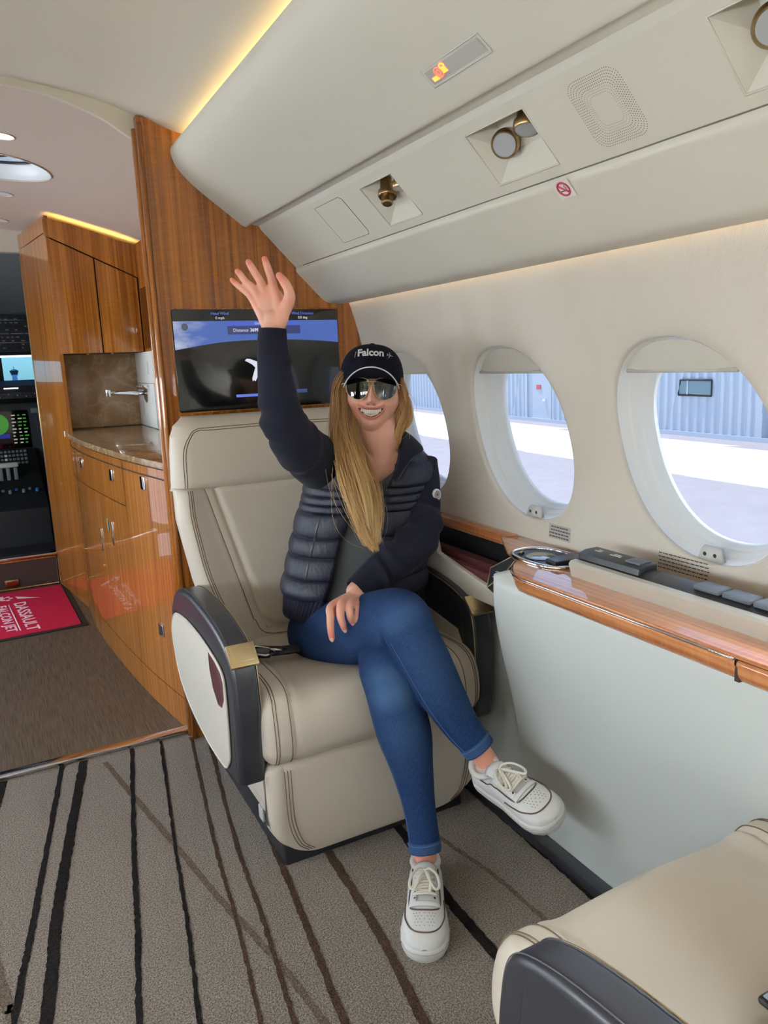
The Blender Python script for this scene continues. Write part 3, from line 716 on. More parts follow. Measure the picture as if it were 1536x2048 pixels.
# control console on the ledge
con = thing('control_console', 'silver and black control bar with buttons on the wooden ledge', 'control panel', (1.12, .9, LZ))
CP = [(1.088, LZ), (1.080, LZ + .030), (1.086, LZ + .036), (1.100, LZ + .037), (1.100, LZ)]
prism('silver_face', CP, 'y', -.6, 1.226, mat('satin_silver', rgb(206, 202, 190), rough=.38, metal=.25), con, .002)
prism('black_top', [(1.100, LZ), (1.100, LZ + .036), (1.118, LZ + .044), (1.145, LZ + .046), (1.152, LZ + .03), (1.152, LZ)], 'y', -.6, 1.232, M_black, con, .003)
prism('raised_block', [(1.104, LZ + .03), (1.108, LZ + .050), (1.125, LZ + .056), (1.158, LZ + .056), (1.163, LZ)], 'y', 1.05, 1.225, M_black, con, .004)
M_btn = mat('button_grey', rgb(76, 80, 86), rough=.45)
for i in range(5):
    y = .925 - i * .062; box('button', (1.112, y - .056, LZ + .042), (1.15, y, LZ + .0525), M_btn, con, .003)
for i, y in enumerate((.70, .64)): 
    for k_ in range(2): box('legend', (1.118 + k_ * .012, y + .005, LZ + .0521), (1.124 + k_ * .012, y + .04, LZ + .0531), M_print, con)
box('button', (1.118, 1.06, LZ + .054), (1.152, 1.10, LZ + .0595), M_btn, con, .002)
for y, ln in ((1.19, .018), (1.14, .03)): box('legend', (1.130, y - ln / 2, LZ + .0555), (1.134, y + ln / 2, LZ + .0568), M_print, con); box('legend', (1.139, y - ln / 3, LZ + .0555), (1.142, y + ln / 3, LZ + .0568), M_print, con)
# placards printed on the wall: rows of tiny unreadable print
M_ink = mat('placard_ink', rgb(70, 68, 64), rough=.8); M_plq = mat('placard_grey', rgb(168, 164, 156), rough=.7)
def placard(label, y0, y1, z0, z1, rows, back):
    t = thing('wall_placard', label, 'placard', (XW(z0), (y0 + y1) / 2, z0))
    if back: poly('plate', [(XW(z) - .0012, y, z) for y, z in ((y1 + .003, z0 - .002), (y0 - .003, z0 - .002), (y0 - .003, z1 + .002), (y1 + .003, z1 + .002))], M_plq, t)
    parts = []
    for r_ in range(rows):
        z = z1 - (r_ + .5) * (z1 - z0) / rows; y = y0 + rng.uniform(0, .012)
        while y < y1 - .004:
            ln = rng.uniform(.004, .011); h = (z1 - z0) / rows * (.24 if back else .15)
            e = min(y + ln, y1); x = XW(z) - .0018
            parts.append(([(x, y, z - h), (x, e, z - h), (x, e, z + h), (x, y, z + h)], [(0, 1, 2, 3)])); y = e + .0018
    multi('fine_print', parts, M_ink, t, False)
placard('grey placard of fine print on the wall above the cup holder', 1.40, 1.475, .795, .828, 4, True)
placard('fine black print on the wall fabric below the nearest window', .985, 1.12, .793, .832, 5, False)
# ================================================================ overhead details
def pocket(ya, yb, kind, label):
    t = thing('reading_light', label, 'reading light', PSP((ya + yb) / 2, .5), 'overhead reading lights')
    o = [PSP(ya, S0), PSP(yb, S0), PSP(yb, S1), PSP(ya, S1)]                    # aft-in, fwd-in, fwd-out, aft-out
    i_ = [PSP(ya + .012, S0 + .04, .052), PSP(yb - .03, S0 + .04, .052), PSP(yb - .045, .60, .034), PSP(ya + .03, .60, .034)]
    mesh_obj('housing', o + i_, [(4, 5, 6, 7), (0, 1, 5, 4), (1, 2, 6, 5), (2, 3, 7, 6), (3, 0, 4, 7)], M_panel, t, False)
    tube('lip', [Vector(p) for p in o], .0022, M_panel, t, 6, True)
    M_lens = mat('lamp_lens', rgb(150, 150, 150), rough=.25)
    def lamp(y, s, d, axis, r, nozzle):
        c = PSP(y, s, d); L_ = lathe('lamp_barrel', c, axis, [(r * .8, -.03), (r * .8, .0), (r, .002), (r, .012), (r * .9, .0155), (r * .78, .0155)], M_gold, t)
        a = Vector(axis).normalized(); e = Vector(c) + a * .0156
        if nozzle: lathe('nozzle', e, axis, [(r * .62, -.004), (r * .62, .016), (r * .5, .019), (r * .15, .019)], M_gold, L_)
        else: mesh_obj('lens', *disc_data(e, axis, r * .80, 32), M_lens, L_)
    ym = (ya + yb) / 2
    if kind == 'nozzle': lamp(yb - .058, .40, .022, (-.25, -.35, -1), .023, True); lamp(ya + .034, .36, .026, (-.1, -.1, -1), .021, False)
    else: lamp(yb - .058, .46, .024, (-.75, -.55, -.55), .027, False); lamp(ya + .036, .34, .022, (-.25, -.2, -1), .025, False)
for (ya, yb), kd, lb in zip(POCK, ('lens', 'lens', 'lens', 'lens', 'nozzle'), ('pair of brass overhead reading lamps farthest aft', 'pair of brass overhead reading lamps behind the photographer', 'pair of brass overhead reading lamps at the top right corner', 'pair of brass overhead reading lamps next to the speaker grille', 'brass air nozzle and lamp in the overhead pocket nearest the bulkhead')):
    pocket(ya, yb, kd, lb)
# speaker grille: rings of perforations
spk = thing('speaker_grille', 'perforated square speaker grille in the overhead panel', 'speaker', PSP(.96, .5))
M_perf = mat('perforation', rgb(98, 90, 78), rough=.9)
parts = []
for k_ in range(9):
    hy, hs_ = .024 + k_ * .0038, .165 + k_ * .026; rr = .012 + k_ * .0012
    L_ = .149                                                                     # panel width in metres
    hsm = hs_ * L_; pts = []
    for cx_, cy_, a0 in ((1, 1, 0), (-1, 1, 90), (-1, -1, 180), (1, -1, 270)):
        for a in np.linspace(0, 90, 7): pts.append((cx_ * (hy - rr) + rr * math.cos(math.radians(a0 + a)), cy_ * (hsm - rr) + rr * math.sin(math.radians(a0 + a))))
    pts = np.array(pts + [pts[0]]); sl = np.r_[0, np.cumsum(np.linalg.norm(np.diff(pts, axis=0), axis=1))]; step = .0034 if k_ < 3 else .0040
    for u in np.arange((k_ % 2) * step / 2, sl[-1], step):
        y = np.interp(u, sl, pts[:, 0]); s = np.interp(u, sl, pts[:, 1]); r_ = .00062 if k_ < 3 else .0009
        parts.append(([PSP(.962 + y + r_ * math.cos(a), .5 + (s + r_ * math.sin(a)) / L_, -.0005) for a in np.linspace(0, 2 * math.pi, 6, endpoint=False)], [tuple(range(6))]))
pf = multi('perforations', parts, M_perf, spk, False); pf['kind'] = 'stuff'
poly('centre_plate', [PSP(.962 + y, .5 + s, -.0003) for y, s in ((-.021, -.14), (.021, -.14), (.021, .14), (-.021, .14))], M_panel, spk)
# access hatch near the bulkhead
ht = thing('overhead_hatch', 'flush access hatch in the overhead panel near the wooden bulkhead', 'hatch', PSP(1.95, .5))
prism_pts = [PSP(2.03, .10, -.0006), PSP(1.875, .10, -.0006), PSP(1.865, .16, -.0006), PSP(1.865, .80, -.0006), PSP(1.875, .86, -.0006), PSP(2.03, .86, -.0006)]
poly('cover', prism_pts, M_panel, ht); tube('joint', prism_pts, .0007, M_perf, ht, 5, True)
tube('joint_line', [PSP(y, .985, -.0012) for y in np.linspace(-1.5, 2.38, 8)], .0011, M_perf, ht, 5) if False else None
struct(tube('trim_7', [PSP(y, 1.0, -.0006) for y in np.linspace(-1.5, 2.38, 8)], .0012, M_perf, None, 6))
# lit seat-belt sign
sg = thing('seatbelt_sign', 'grey overhead sign with a lit orange seat belt symbol', 'sign', (.75, 1.14, 1.73))
tx = Vector((.0725, 0, -.0545)).normalized(); nr = Vector((-tx.z, 0, tx.x)) * -1                        # outboard-down, out of panel
nr = Vector((-.6, 0, -.8)); SG0 = Vector((.7505, 0, 1.7262)) + nr * .0012
def SGP(y, s, d=0): return SG0 + tx * s + Vector((0, y, 0)) + nr * d
poly('bezel', [SGP(y, s, .0002) for y, s in ((1.052, -.0175), (1.222, -.0175), (1.222, .0175), (1.052, .0175))], M_panel, sg)
tube('bezel_edge', [SGP(y, s, 0) for y, s in ((1.052, -.0175), (1.222, -.0175), (1.222, .0175), (1.052, .0175))], .0011, M_latch, sg, 5, True)
poly('lens', [SGP(y, s, .0012) for y, s in ((1.058, -.013), (1.216, -.013), (1.216, .013), (1.058, .013))], mat('sign_lens', rgb(172, 168, 162), rough=.3), sg)
M_or = mat('orange_lit', (1, .25, .05), emit=((1.0, .20, .03), 3.2)); M_or2 = mat('red_lit', (1, .15, .08), emit=((1.0, .13, .07), 1.6))
def sgr(nm, y0, y1, s0, s1, m): poly(nm, [SGP(y, s, .002) for y, s in ((y0, s0), (y1, s0), (y1, s1), (y0, s1))], m, sg)
sgr('belt_symbol', 1.190, 1.208, .001, .009, M_or); sgr('belt_symbol', 1.160, 1.175, -.006, .005, M_or)
tube('head_symbol', [SGP(1.166 + .006 * math.cos(a), -.008 + .004 * math.sin(a), .002) for a in np.linspace(0, 6.28, 14)[:-1]], .0012, M_or, sg, 5, True)
for r_ in (.0095, .005): tube('ring_symbol', [SGP(1.183 + r_ * math.cos(a), -.001 + r_ * math.sin(a), .002) for a in np.linspace(0, 6.28, 22)[:-1]], .0009, M_or2, sg, 5, True)
# no-smoking sticker
M_stk = mat('sticker_white', rgb(226, 222, 216), rough=.5); M_red = mat('sticker_red', rgb(158, 28, 52), rough=.5)
ns = thing('no_smoking_sticker', 'white no smoking sticker with red ring on the overhead panel', 'sticker', (.98, 1.134, 1.546))
tl = Vector((.075, 0, -.074)).normalized(); nl = Vector((-.7, 0, -.71)); N0 = Vector((.9805, 1.134, 1.5455)) + nl * .0016
def NSP(y, s, d=0): return N0 + tl * s + Vector((0, y, 0)) + nl * d
poly('backing', [NSP(y, s) for y, s in ((-.0215, -.019), (.0215, -.019), (.0215, .019), (-.0215, .019))], M_stk, ns)
tube('red_ring', [NSP(.0135 * math.cos(a), .0135 * math.sin(a), .0003) for a in np.linspace(0, 6.2832, 33)[:-1]], .0019, M_red, ns, 6, True)
tube('red_bar', [NSP(.010, -.009, .0003), NSP(-.010, .009, .0003)], .0017, M_red, ns, 6)
tube('cigarette', [NSP(.009, .004, .0002), NSP(-.004, .004, .0002)], .0012, M_ink, ns, 5); tube('smoke', [NSP(-.005, .003, .0002), NSP(-.007, -.001, .0002), NSP(-.004, -.004, .0002), NSP(-.006, -.007, .0002)], .0008, M_ink, ns, 5)

# ================================================================ bulkhead screen
tv = thing('bulkhead_screen', 'wide flight map screen set into the wooden bulkhead', 'screen', (.83, 2.445, 1.112))
TX0, TX1, TZ0, TZ1 = .548, 1.112, 1.113, 1.432
prism('panel', [(TX0 + .006, TZ0), (TX1 - .006, TZ0), (TX1, TZ0 + .006), (TX1, TZ1 - .006), (TX1 - .006, TZ1), (TX0 + .006, TZ1), (TX0, TZ1 - .006), (TX0, TZ0 + .006)], 'y', 2.444, 2.452, M_glassblack, tv, .001)
tube('bezel', [(TX0 - .002, 2.446, TZ0 - .002), (TX1 + .002, 2.446, TZ0 - .002), (TX1 + .002, 2.446, TZ1 + .002), (TX0 - .002, 2.446, TZ1 + .002)], .0025, M_wood, tv, 6, True)
def em(name, c, s): return mat(name, (0, 0, 0), rough=.3, emit=(c, s))
M_sky = em('screen_sky', rgb(74, 104, 178), 1.0); n, l, b = nodes(M_sky); tc = n.new('ShaderNodeTexCoord')
mp = n.new('ShaderNodeMapping'); mp.inputs['Scale'].default_value = (10, 1, 24); no = n.new('ShaderNodeTexNoise'); no.inputs['Scale'].default_value = 1; no.inputs['Detail'].default_value = 6
sx = n.new('ShaderNodeSeparateXYZ'); mr = n.new('ShaderNodeMapRange'); mr.inputs['From Min'].default_value = .80; mr.inputs['From Max'].default_value = .54; mu = n.new('ShaderNodeMath'); mu.operation = 'MULTIPLY'
r = ramp(n, [(.30, rgb(72, 102, 176)), (.52, rgb(176, 186, 206))]); l.new(tc.outputs['Object'], mp.inputs[0]); l.new(mp.outputs[0], no.inputs['Vector']); l.new(tc.outputs['Object'], sx.inputs[0]); l.new(sx.outputs['X'], mr.inputs['Value'])
l.new(no.outputs['Fac'], mu.inputs[0]); l.new(mr.outputs[0], mu.inputs[1]); l.new(mu.outputs[0], r.inputs[0]); l.new(r.outputs[0], b.inputs['Emission Color'])
ya = 2.4425
arc = [(x, 2.4425, 1.335 - .020 * ((x - .86) / .30) ** 2 - .006 * (x < .7) * (.7 - x) / .15) for x in np.linspace(TX0 + .002, TX1 - .002, 40)]
poly('sky_image', [(TX0 + .002, ya, 1.396), (TX1 - .002, ya, 1.396)] + arc[::-1], M_sky, tv)
M_bl = em('screen_blue', rgb(110, 130, 235), .9); M_wh = em('screen_white', rgb(225, 228, 240), .95); M_box = em('screen_box', rgb(52, 64, 112), 1.0); M_bar = em('screen_bar', rgb(104, 124, 214), 1.0); M_hdr = em('screen_tab', rgb(72, 96, 196), 1.0)
def rect(nm, x0, x1, z0, z1, m, y=2.4418): poly(nm, [(x0, y, z0), (x1, y, z0), (x1, y, z1), (x0, y, z1)], m, tv)
rect('info_box', .722, .972, 1.353, 1.380, M_box); rect('info_tab', .722, .972, 1.380, 1.395, M_hdr)
def st(nm, s, size, x, z, m, al='CENTER', bold=0): text(nm, s, size, (x, 2.4408, z), (1, 0, 0), (0, 0, 1), m, tv, .0001, al, bold)
st('screen_text', 'Head Wind', .0125, .700, 1.415, M_bl); st('screen_text', '0 mph', .0115, .700, 1.4015, M_wh)
st('screen_text', 'Wind Direction', .0125, .983, 1.415, M_bl); st('screen_text', '0.0 deg', .0115, .983, 1.4015, M_wh)
st('screen_text', 'Distance', .0145, .740, 1.3615, M_wh, 'LEFT'); st('screen_text', '3699', .0145, .797, 1.3615, M_wh, 'LEFT', .0004); st('screen_text', 'mi', .0125, .835, 1.3615, M_wh, 'LEFT')
st('screen_text', 'Oxford to', .0105, .814, 1.3840, M_wh, 'LEFT')
rect('progress_bar', .735, .840, 1.152, 1.161, M_bar); rect('progress_track', .84, .985, 1.156, 1.166, M_box)
rect('progress_end', .835, .985, 1.166, 1.167, M_bar)
# little aircraft symbol
ac = [(.794, 1.281), (.800, 1.287), (.812, 1.286), (.838, 1.276), (.86, 1.262), (.89, 1.25), (.885, 1.24), (.85, 1.25), (.842, 1.243), (.826, 1.213), (.821, 1.217), (.816, 1.213), (.815, 1.223), (.828, 1.258), (.818, 1.268), (.802, 1.277)]
poly('aircraft_symbol', [(x - .022, 2.4412, z - .012) for x, z in ac], M_wh, tv)
lathe('compass_knob', (.585, 2.4415, 1.378), (0, -1, 0), [(.011, 0), (.010, .001), (.006, .0014)], em('screen_grey', rgb(96, 104, 118), .7), tv)

# ================================================================ galley
M_marble = mat('brown_marble', rgb(122, 100, 76), rough=.18, coat=.5)
n, l, b = nodes(M_marble); tc = n.new('ShaderNodeTexCoord'); nz = n.new('ShaderNodeTexNoise'); nz.inputs['Scale'].default_value = 5; nz.inputs['Detail'].default_value = 6
vo = n.new('ShaderNodeTexVoronoi'); vo.feature = 'DISTANCE_TO_EDGE'; vo.inputs['Scale'].default_value = 9; mxv = n.new('ShaderNodeMixRGB'); mxv.inputs['Fac'].default_value = .45
l.new(tc.outputs['Object'], nz.inputs['Vector']); l.new(tc.outputs['Object'], mxv.inputs[1]); l.new(nz.outputs['Color'], mxv.inputs[2]); l.new(mxv.outputs[0], vo.inputs['Vector'])
r = ramp(n, [(.0, rgb(196, 174, 140)), (.02, rgb(172, 140, 102)), (.25, rgb(152, 120, 84))]); l.new(vo.outputs['Distance'], r.inputs[0]); l.new(r.outputs[0], b.inputs['Base Color'])
FCP = np.array([(2.50, .497), (2.525, .493), (2.84, .443), (3.18, .405), (3.576, .372), (3.80, .362), (3.95, .358), (4.08, .360), (4.20, .366)])
_fy = np.linspace(2.5, 4.2, 60); _fx = cr([tuple(p) for p in FCP], 200); _fx = np.interp(_fy, _fx[:, 0], _fx[:, 1])
def FX(y): return float(np.interp(y, _fy, _fx))
gal = thing('galley_cabinet', 'glossy wooden lower galley cabinet with a curved front', 'cabinet', (.7, 3.35, 0))
def front(name, y0, y1, z0, z1, d, m, parent, n=16):
    ys = np.linspace(y0, y1, n); A = [(FX(y) + d, y, z0) for y in ys]; B = [(FX(y) + d, y, z1) for y in ys]
    C_ = [(FX(y) + .03, y, z1) for y in ys]; D_ = [(FX(y) + .03, y, z0) for y in ys]
    bm = bmesh.new(); R = [[bm.verts.new(p) for p in q] for q in (A, B, C_, D_)]
    for k_ in range(4):
        for i in range(n - 1): bm.faces.new((R[k_][i], R[k_][i + 1], R[(k_ + 1) % 4][i + 1], R[(k_ + 1) % 4][i]))
    bm.faces.new([R[k_][0] for k_ in range(4)]); bm.faces.new([R[k_][-1] for k_ in range(4)])
    return bm_obj(name, bm, m, parent, True, 40)
front('carcass', 2.505, 4.2, .0, .925, .010, M_grout, gal, 30); box('body', (.53, 2.505, 0), (1.16, 4.45, .925), M_grout, gal)
def latch(parent, y, z, d=0, w=.046, h=.046, tall=False):
    x = FX(y) + d - .001; tang = math.atan2(FX(y + .02) - FX(y - .02), .04); rot = Matrix.Rotation(-tang, 3, 'Z')
    if tall: w, h = .016, .10
    lb = box('latch', (x - .004, y - w / 2, z - h / 2), (x + .004, y + w / 2, z + h / 2), M_chrome, parent, .002, 2, rot)
    box('latch_well', (x - .0055, y - w * .33, z - h * .30), (x - .0035, y + w * .33, z + h * .34), M_grout if not tall else M_gold2, lb, 0, 2, rot) if lb.parent is None or lb.parent.parent is None else None
    return lb
g_ = .004
YS = (4.195, 3.26, 2.96, 2.51)
for i in range(3):
    y1, y0 = YS[i], YS[i + 1]
    front('top_rail', y0 + g_ / 2, y1 - g_ / 2, .895, .923, .002, M_wood2, gal)
ZD = .745
dr1 = front('drawer', YS[1] + .001, YS[0], ZD + g_, .89, 0, M_wood2, gal); latch(dr1, 3.72, .842)
dr2 = front('drawer', YS[2], YS[1] - .001, ZD + g_, .89, 0, M_wood2, gal); latch(dr2, 3.12, .85)
dr3 = front('door', YS[3], YS[2] - g_, .12, .89, 0, M_wood2, gal, 20); latch(dr3, 2.72, .862)
d1 = front('door', YS[1] + .001, YS[0], .12, ZD, 0, M_wood2, gal, 24); latch(d1, 3.42, .535, tall=True)
d2 = front('door', YS[2], YS[1] - .001, .12, ZD, 0, M_wood2, gal, 16); latch(d2, 3.20, .60, tall=True)
front('kick_panel', 2.505, 4.198, .0, .114, .001, M_wood2, gal, 40); latch(gal, 2.68, .33)
sq = 3.275; box('notice', (FX(sq) - .0025, sq - .012, .60), (FX(sq) - .0008, sq + .012, .65), mat('notice_teal', rgb(120, 160, 160), rough=.4), gal)
ct = thing('galley_countertop', 'brown veined marble galley countertop with curved edge', 'countertop', (.65, 3.4, .925))
prism('slab', [(FX(y) - .006, y) for y in np.linspace(2.506, 4.195, 40)] + [(.372, 4.235), (.39, 4.447), (.775, 4.447), (.775, 2.506)], 'z', .928, .952, M_marble, ct, .003)
bs_ = thing('backsplash', 'brown veined marble backsplash behind the galley counter', 'backsplash', (.58, 4.45, .95))
box('slab', (.382, 4.448, .953), (.776, 4.462, 1.345), M_marble, bs_, .001)
wp = thing('galley_wall_panel', 'white galley side panel with small hatches beside the faucet', 'panel', (.776, 4.2, .95))
box('board', (.776, 2.506, .953), (.79, 4.447, 1.345), M_white, wp)
tube('joint', [(.7755, y, 1.183) for y in (2.6, 3.5, 4.44)], .0012, M_ink, wp, 5); tube('joint', [(.7755, 3.98, z) for z in (.96, 1.1, 1.183)], .0012, M_ink, wp, 5)
for y, z, h in ((4.10, 1.262, .07), (4.31, 1.05, .075)):
    box('hatch', (.7735, y - .011, z - h / 2), (.777, y + .011, z + h / 2), M_latch, wp, .001)
fa = thing('faucet', 'chrome wall-mounted galley faucet with lever handles', 'faucet', (.776, 4.2, 1.13))
lathe('wall_plate', (.776, 4.2, 1.125), (-1, 0, 0), [(.045, 0), (.045, .006), (.03, .012), (.0, .012)], M_chrome, fa)
tube('spout', [(.775, 4.2, 1.13), (.70, 4.17, 1.135), (.62, 4.14, 1.14), (.565, 4.12, 1.142)], .011, M_chrome, fa, 12); lathe('spout_tip', (.568, 4.121, 1.146), (0, 0, -1), [(.013, -.012), (.013, .018), (.009, .024)], M_chrome, fa)
for y in (4.26, 4.2, 4.14): lathe('handle', (.774, y, 1.16), (-1, 0, .2), [(.011, 0), (.013, .02), (.008, .04)], M_chrome, fa)
# upper cabinet: doors face aft, header with cove light above
up = thing('upper_galley_cabinet', 'glossy wooden upper galley cabinet with two doors above the backsplash', 'cabinet', (.57, 4.35, 1.345))
prism('carcass', [(.388, 1.345), (.99, 1.345), (.99, 1.66), (.79, 1.745), (.388, 1.935)], 'y', 4.2135, 4.60, M_grout, up)
def slope(x): return 1.923 - (x - .344) * .455
UD = [(.366, .576), (.582, .78)]
for x0, x1 in UD:
    d_ = prism('door', [(x0, 1.347), (x1, 1.347), (x1, slope(x1) - .004), (x0, slope(x0) - .004)], 'y', 4.195, 4.215, M_wood2, up, .0015)
hd_ = [(.36, slope(.36) + .003), (.79, slope(.79) + .003), (.79, 1.885), (.70, 1.905), (.6, 1.94), (.48, 1.975), (.36, 1.998)]
prism('header', hd_, 'y', 4.195, 4.22, M_wood2, up, .001)
prism('side_return', [(4.195, 1.345), (4.195, 1.888), (3.2, 1.86), (2.51, 1.86), (2.51, 1.345)], 'x', .786, .80, M_wood2, up)
box('oven_glass', (.778, 3.2, 1.36), (.787, 4.14, 1.66), M_glassblack, up, .004)
for x in (.50, .62): box('hinge', (x - .006, 4.19, 1.339), (x + .006, 4.205, 1.347), M_chrome, up)
lamp_ = tag(grid('header_light', [[(.37, 4.226, 1.972), (.48, 4.226, 1.952), (.60, 4.226, 1.918), (.785, 4.226, 1.864)], [(.37, 4.26, 1.972), (.48, 4.26, 1.952), (.60, 4.26, 1.918), (.785, 4.26, 1.864)]], mat('led_galley', (1, .8, .5), emit=(rgb(255, 214, 120), 14)), smooth=False), 'warm LED strip above the upper galley cabinet', 'cove light')
# tall end panel of the galley, facing the aisle
tp = thing('galley_end_panel', 'tall glossy wooden end panel beside the cockpit doorway', 'panel', (.32, 4.5, 0))
prism('panel', [(.3665, 4.198), (.277, 4.83), (.30, 4.835), (.385, 4.206)], 'z', .003, 1.93, M_wood2, tp, .003)
prism('panel_top', [(.3665, 4.198), (.277, 4.83), (.30, 4.835), (.385, 4.206)], 'z', 1.934, 2.01, M_wood2, tp, .002)
box('return_panel', (.366, 4.2, .003), (.385, 4.50, 1.99), M_wood2, tp)
tube('metal_edge', [(.276, 4.833, z) for z in (.2, 1.0, 1.9)], .003, M_gold2, tp, 6)
box('switch', (.352, 4.28, .925), (.362, 4.34, .955), M_white, tp, .002)
# door mat
M_mat = mat('red_mat', rgb(200, 42, 74), rough=.95, bump=(500, .8, .004), var=(120, .18), spec=.1); M_rub = mat('black_rubber', rgb(34, 32, 32), rough=.7); M_mtx = mat('mat_white', rgb(232, 196, 204), rough=.95, spec=.1)
mt = thing('door_mat', 'red entrance mat with white lettering and black rubber border', 'mat', (-.2, 4.35, .003))
prism('rubber_border', [(-.72, 3.87), (.328, 3.915), (.300, 4.80), (-.75, 4.80)], 'z', .003, .007, M_rub, mt, .001)
prism('pile', [(-.69, 3.90), (.297, 3.943), (.272, 4.775), (-.72, 4.775)], 'z', .006, .012, M_mat, mt, .002)
dY = Vector((.045, -.55, 0)).normalized(); uX = Vector((1, 0, 0))
def mtext(s, x, y, size, stretch):
    o = text('lettering', s, size, (0, 0, 0), (1, 0, 0), (0, 1, 0), M_mtx, None, .0006, 'LEFT', .0012)
    w_ = max(v.co.x for v in o.data.vertices); k_ = stretch / w_; up_ = Vector((-dY.y, dY.x, 0))
    for v in o.data.vertices: c = v.co.copy(); v.co = Vector((x, y, .0127)) + dY * (c.x * k_) + up_ * c.y + Vector((0, 0, c.z))
    setp(o, mt); return o
mtext('DASSAULT', .008, 4.52, .085, .55); mtext('FALCON JET', -.078, 4.50, .068, .50)
tube('underline', [Vector((-.016, 4.50, .0122)), Vector((.022, 4.0, .0122))], .0035, M_mtx, mt, 6)
poly('arrow_emblem', [(.02, 4.66, .0126), (.15, 4.555, .0126), (.032, 4.60, .0126)], M_mtx, mt)
for k_ in range(5):
    a = k_ * 2 * math.pi / 5; c = Vector((-.025, 4.635, .0128)); p = c + Vector((.022 * math.cos(a), .035 * math.sin(a), 0))
    mesh_obj('leaf_emblem', *disc_data(p, (0, 0, 1), .013, 10), M_mtx, mt)
poly('arrow_emblem', [(-.10, 4.68, .0126), (-.04, 4.70, .0126), (-.045, 4.60, .0126)], M_mtx, mt)
# ceiling: skylight, downlights
slt = thing('skylight', 'oval ceiling skylight over the galley aisle', 'skylight', (.1, 3.5, 2.03))
def srg(k_, dz): return [(SKY[0] + math.cos(a) * .235 * 1.08 * k_, SKY[1] + math.sin(a) * .235 * .92 * k_, zg(SKY[0] + math.cos(a) * .254 * k_) + dz) for a in np.linspace(0, 2 * math.pi, 64, endpoint=False)]
grid('reveal', [srg(1.0, 0), srg(.97, .004), srg(.90, .03), srg(.86, .06), srg(.85, .09)], M_white, slt, closed_v=True); mesh_obj('pane', srg(.86, .07), [tuple(range(64))], M_pane, slt, False)
tube('inner_gasket', srg(.862, .06), .006, M_black, slt, 6, True)
tube('ring', srg(1.0, -.002), .003, M_gceil, slt, 6, True)
for k_, (x, y, lb) in enumerate(((.19, 4.63, 'recessed ceiling downlight nearest the cockpit doorway'), (.19, 3.98, 'recessed ceiling downlight forward of the skylight'), (.165, 3.06, 'recessed ceiling downlight aft of the skylight'))):
    dl = thing('downlight', lb, 'downlight', (x, y, zg(x)), 'galley ceiling downlights')
    tube('trim_ring', [(x + .042 * math.cos(a), y + .042 * math.sin(a), zg(x + .042 * math.cos(a)) - .001) for a in np.linspace(0, 6.2832, 25)[:-1]], .0028, M_gceil, dl, 6, True)
    mesh_obj('lens', [(x + .038 * math.cos(a), y + .038 * math.sin(a), zg(x + .038 * math.cos(a)) - .0012) for a in np.linspace(0, 6.2832, 25)[:-1]], [tuple(range(24))], M_white if k_ != 2 else mat('lit_lens', (1, 1, 1), emit=((1, .95, .9), 2)), dl)
# ================================================================ cockpit
M_cp = mat('cockpit_grey', rgb(46, 52, 58), rough=.6); M_cpd = mat('cockpit_dark', rgb(18, 20, 24), rough=.6); M_cpc = mat('cockpit_lining', rgb(132, 138, 140), rough=.7); M_key = mat('key_grey', rgb(120, 126, 128), rough=.5)
rs_ = struct(box('trim_8', (-.75, 4.835, .003), (.277, 4.86, .185), mat('dark_riser', rgb(58, 44, 40), rough=.5, var=(30, .2))))
tube('frame_bead', [(-.7, 4.832, .012), (.268, 4.832, .012), (.268, 4.832, .178), (-.7, 4.832, .178)], .005, M_wood2, rs_, 6, True)
lt_ = thing('riser_latch', 'small copper latch on the dark step below the cockpit', 'latch', (.015, 4.83, .03)); box('frame', (-.022, 4.823, .028), (.052, 4.834, .072), M_gold, lt_, .004); box('well', (-.012, 4.8215, .038), (.042, 4.824, .062), mat('copper', rgb(150, 82, 50), rough=.3, metal=1), lt_)
struct(box('trim_9', (-.75, 4.825, .186), (.276, 4.90, .202), M_chrome, bevel=.004))
struct(box('floor_cockpit', (-.9, 4.86, .16), (.9, 6.6, .19), M_cpd)); struct(box('wall_cockpit_right', (.62, 4.86, .19), (.66, 6.6, 2.1), M_cp)); struct(box('wall_cockpit_left', (-.72, 4.86, .19), (-.68, 6.6, 2.1), M_cp))
struct(grid('ceiling_cockpit', [[(-.7, y, z), (.65, y, z)] for y, z in ((4.9, 2.0), (5.2, 1.93), (5.6, 1.78), (5.95, 1.66))], M_cpc))
op = thing('overhead_switch_panel', 'grey overhead switch panel in the cockpit ceiling', 'switch panel', (.17, 5.9, 1.4))
box('panel', (-.25, 5.86, 1.41), (.345, 5.89, 1.655), M_cp, op, .006)
for i in range(13):
    for j in range(9):
        if rng.rand() < .72: box('switch', (-.05 + i * .03, 5.852, 1.43 + j * .024), (-.05 + i * .03 + rng.uniform(.008, .022), 5.862, 1.43 + j * .024 + .008), M_key if rng.rand() < .6 else M_cpd, op)
for x0, x1, z in ((.1, .3, 1.62), (.12, .2, 1.53), (.22, .33, 1.53), (.1, .33, 1.47)): tube('panel_line', [(x0, 5.857, z), (x1, 5.857, z)], .0016, M_latch, op, 5)
M_tint = mat('windshield_tint', (.13, .34, .62), rough=0, trans=1); M_tint.node_tree.nodes['Principled BSDF'].inputs['IOR'].default_value = 1.02
ws = struct(box('window_15', (-.68, 6.28, 1.21), (.62, 6.285, 1.39), M_tint)); box('frame_head', (-.68, 6.2, 1.385), (.64, 6.32, 1.43), M_cpd, ws); box('frame_post', (.12, 6.2, 1.19), (.15, 6.3, 1.40), M_cpd, ws)
